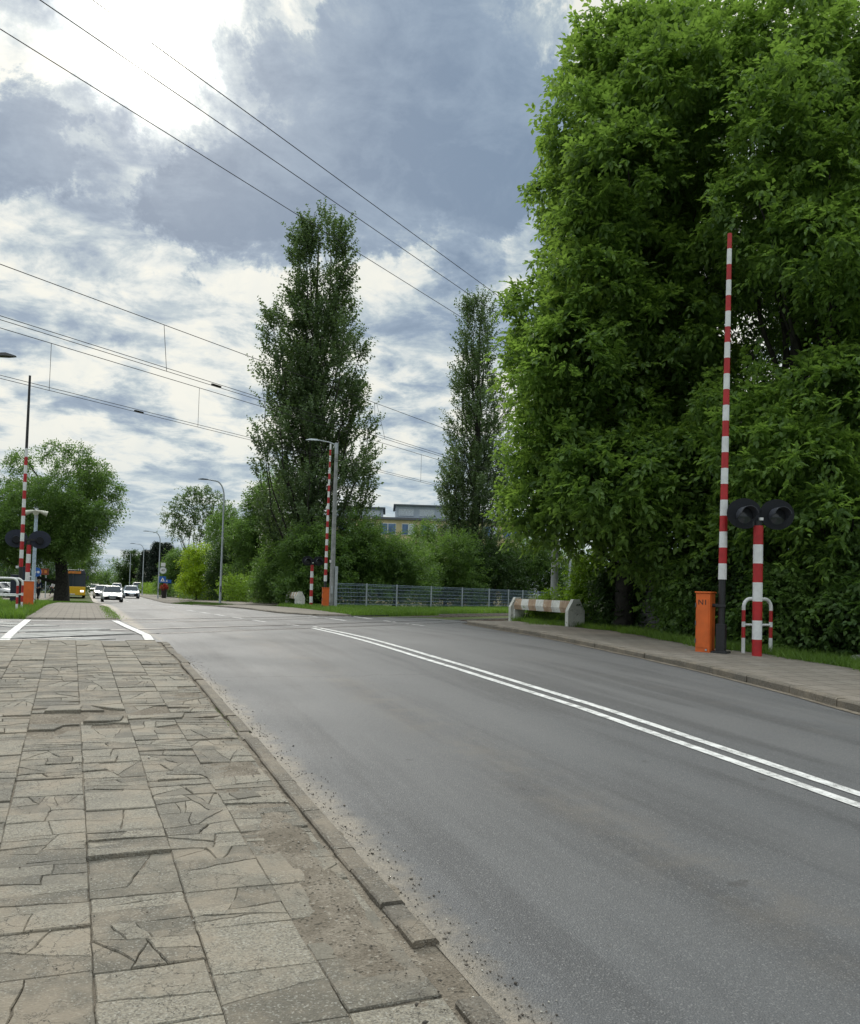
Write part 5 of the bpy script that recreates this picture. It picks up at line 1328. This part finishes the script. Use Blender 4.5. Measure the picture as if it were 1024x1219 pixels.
# ------------------------------------------------------------------ people
def skinned(name, m_, joints, edges, parent, sub=2):
    me = bpy.data.meshes.new(name); me.from_pydata([j[:3] for j in joints], edges, []); me.materials.append(M[m_])
    o = meshobj(name, me, parent); sk = o.modifiers.new('skin', 'SKIN'); sk.use_smooth_shade = True
    for i, j in enumerate(joints): me.skin_vertices[0].data[i].radius = (j[3], j[3] if len(j) < 5 else j[4])
    me.skin_vertices[0].data[0].use_root = True
    s = o.modifiers.new('sub', 'SUBSURF'); s.levels = sub; s.render_levels = sub; return o
def person(loc, rz, label, top, legs, stride=.25, hair='cloth_black'):
    t = thing('person', loc, label, 'person', None, rz)
    s = stride
    J = [(0, 0, .95, .13, .11), (0, 0, 1.15, .12, .10), (0, 0, 1.38, .16, .11), (0, 0, 1.50, .055), (0, -.01, 1.60, .085, .095), (0, -.01, 1.71, .085, .10),
         (.19, 0, 1.40, .055), (.24, .10, 1.14, .042), (.23, -.02, .92, .032), (.23, -.06, .82, .035),
         (-.19, 0, 1.40, .055), (-.24, -.08, 1.14, .042), (-.22, -.22, .96, .032), (-.22, -.28, .88, .035),
         (.10, 0, .88, .09), (.10, -s*.7, .50, .06), (.10, -s, .09, .042), (.10, -s-.14, .04, .04),
         (-.10, 0, .88, .09), (-.10, s*.25, .50, .06), (-.10, s*1.1, .12, .042), (-.10, s*1.0-.12, .04, .04)]
    E_ = [(0, 1), (1, 2), (2, 3), (3, 4), (4, 5), (2, 6), (6, 7), (7, 8), (8, 9), (2, 10), (10, 11), (11, 12), (12, 13), (0, 14), (14, 15), (15, 16), (16, 17), (0, 18), (18, 19), (19, 20), (20, 21)]
    skinned('body', 'skin', J, E_, t)
    g_ = .02
    JT = [(0, 0, .93, .15, .13), (0, 0, 1.15, .14, .12), (0, 0, 1.38, .18, .13), (0, 0, 1.46, .09), (.19, 0, 1.40, .075), (.24, .10, 1.14, .062), (.23, 0, .96, .05), (-.19, 0, 1.40, .075), (-.24, -.08, 1.14, .062), (-.225, -.19, .99, .05)]
    skinned('jacket', top, JT, [(0, 1), (1, 2), (2, 3), (2, 4), (4, 5), (5, 6), (2, 7), (7, 8), (8, 9)], t)
    JL = [(0, 0, .95, .145, .125), (.10, 0, .88, .11), (.10, -s*.7, .50, .08), (.10, -s, .13, .062), (-.10, 0, .88, .11), (-.10, s*.25, .50, .08), (-.10, s*1.08, .16, .062)]
    skinned('trousers', legs, JL, [(0, 1), (1, 2), (2, 3), (0, 4), (4, 5), (5, 6)], t)
    skinned('hair', hair, [(0, .02, 1.72, .09, .10), (0, .05, 1.64, .08, .06)], [(0, 1)], t)
    for sx in (.10, -.10):
        y = -s-.06 if sx > 0 else s*1.0-.05
        skinned('shoe', 'cloth_black', [(sx, y+.08, .05, .05), (sx, y-.12, .04, .045)], [(0, 1)], t, 1)
    return t
p = at(62.5, 709, 100); person((p.x, p.y, tz(p.x, p.y)+.03), R(-70), 'person in a light jacket and dark trousers walking beside the thick tree', 'cloth_light', 'cloth_dark', .3)
p = at(45, 710, 64); person((p.x, p.y, tz(p.x, p.y)+.03), R(150), 'person in dark clothes walking behind the left orange box', 'cloth_navy', 'cloth_black', .22)

# ------------------------------------------------------------------ buildings
def block(p0, rz, L, D, floors, fh, label, wall, win_w, bays, name='apartment_building', pent=(), band=None):
    t = thing(name, p0, label, 'building', None, rz); H = floors*fh
    wb = MB(); wb.box((0, D/2, H/2), (L, D, H)); w = wb.build('wall', wall, t)
    bw = L/bays
    for f in range(floors):
        for i in range(bays):
            x = -L/2+bw*(i+.5); zc = f*fh+fh*.55; ww = win_w[i % len(win_w)]
            fr = MB().box((x, -.02, zc), (ww, .10, 1.55)).build('window', 'win_frame', t)
            pn = MB(); k = max(1, round(ww/.9))
            for j in range(k):
                a = x-ww/2+ww/k*(j+.5); pn.box((a, -.075, zc), (ww/k-.12, .02, 1.38), j % 2 if (i+f) % 3 else 0)
            pn.build('pane', ['win_glass', 'curtain'], fr)
    rf = MB().box((0, D/2, H+.15), (L+.5, D+.5, .3)).build('roof', 'roof_grey', t)
    for x0, x1, h in pent:
        ph = MB().box(((x0+x1)/2, D/2, H+.3+h/2), (x1-x0, D-2.5, h)).build('penthouse', 'bldg_blue', t)
        MB().box(((x0+x1)/2, D/2, H+.3+h+.08), (x1-x0+.6, D-1.7, .16)).build('penthouse_roof', 'roof_dark', ph)
        n = int((x1-x0)/2.2); pm = MB()
        for j in range(n): pm.box((x0+(x1-x0)*(j+.5)/n, 1.20, H+.3+h*.48), ((x1-x0)/n*.72, .06, h*.55), 0)
        pm.build('strip_window', 'curtain', ph)
    return t
q = at(459, 720, 112); q.z = -.1
# window and roof features run left to right in the view
block(q, -YAW+R(3), 36, 11, 4, 2.81, 'yellow and cream flat-roofed apartment block seen between the two poplars', 'bldg_ochre', [2.2, 1.8], 13, pent=((-6.9, -.7, 1.25), (1.0, 9.5, 1.75)))
q = at(-2, 720, 150); q.z = -.1
block(q, -YAW+R(15), 15, 12, 3, 2.7, 'pale blue-grey building at the left edge', 'bldg_blue', [1.6], 5)
q = at(5, 720, 118); t = thing('low_building', (q.x, q.y, -.1), 'low building with a sloping grey roof at the left edge behind the parked cars', 'building', None, -YAW+R(10))
MB().prism([(-3.5, 0), (2.2, 0), (2.2, 2.0), (-3.5, 3.0)], 'y', 0, 7).build('wall', 'bldg_cream', t); MB().prism([(-3.8, 3.06), (2.6, 1.96), (2.6, 2.25), (-3.8, 3.35)], 'y', -.3, 7.3).build('roof', 'roof_grey', t)
MB().box((-.6, -.02, 1.1), (1.6, .06, 1.0)).build('window', 'win_glass', t)
q = at(172, 720, 200); t = thing('red_house', (q.x, q.y, -.1), 'small dull red brick house behind the dark conifers', 'building', None, -YAW)
MB().box((0, 4, 2.6), (9, 8, 5.2)).build('wall', 'brick_red', t); MB().prism([(-5, 5.2), (5, 5.2), (0, 8)], 'y', -.4, 8.4).build('roof', 'roof_dark', t)
for x in (-2.6, 0, 2.6): MB().box((x, -.02, 3.6), (1.2, .08, 1.4)).build('window', 'win_glass', t)

bpy.context.view_layer.update()
print('tris approx', sum(len(o.data.polygons) for o in bpy.data.objects if o.type == 'MESH'))
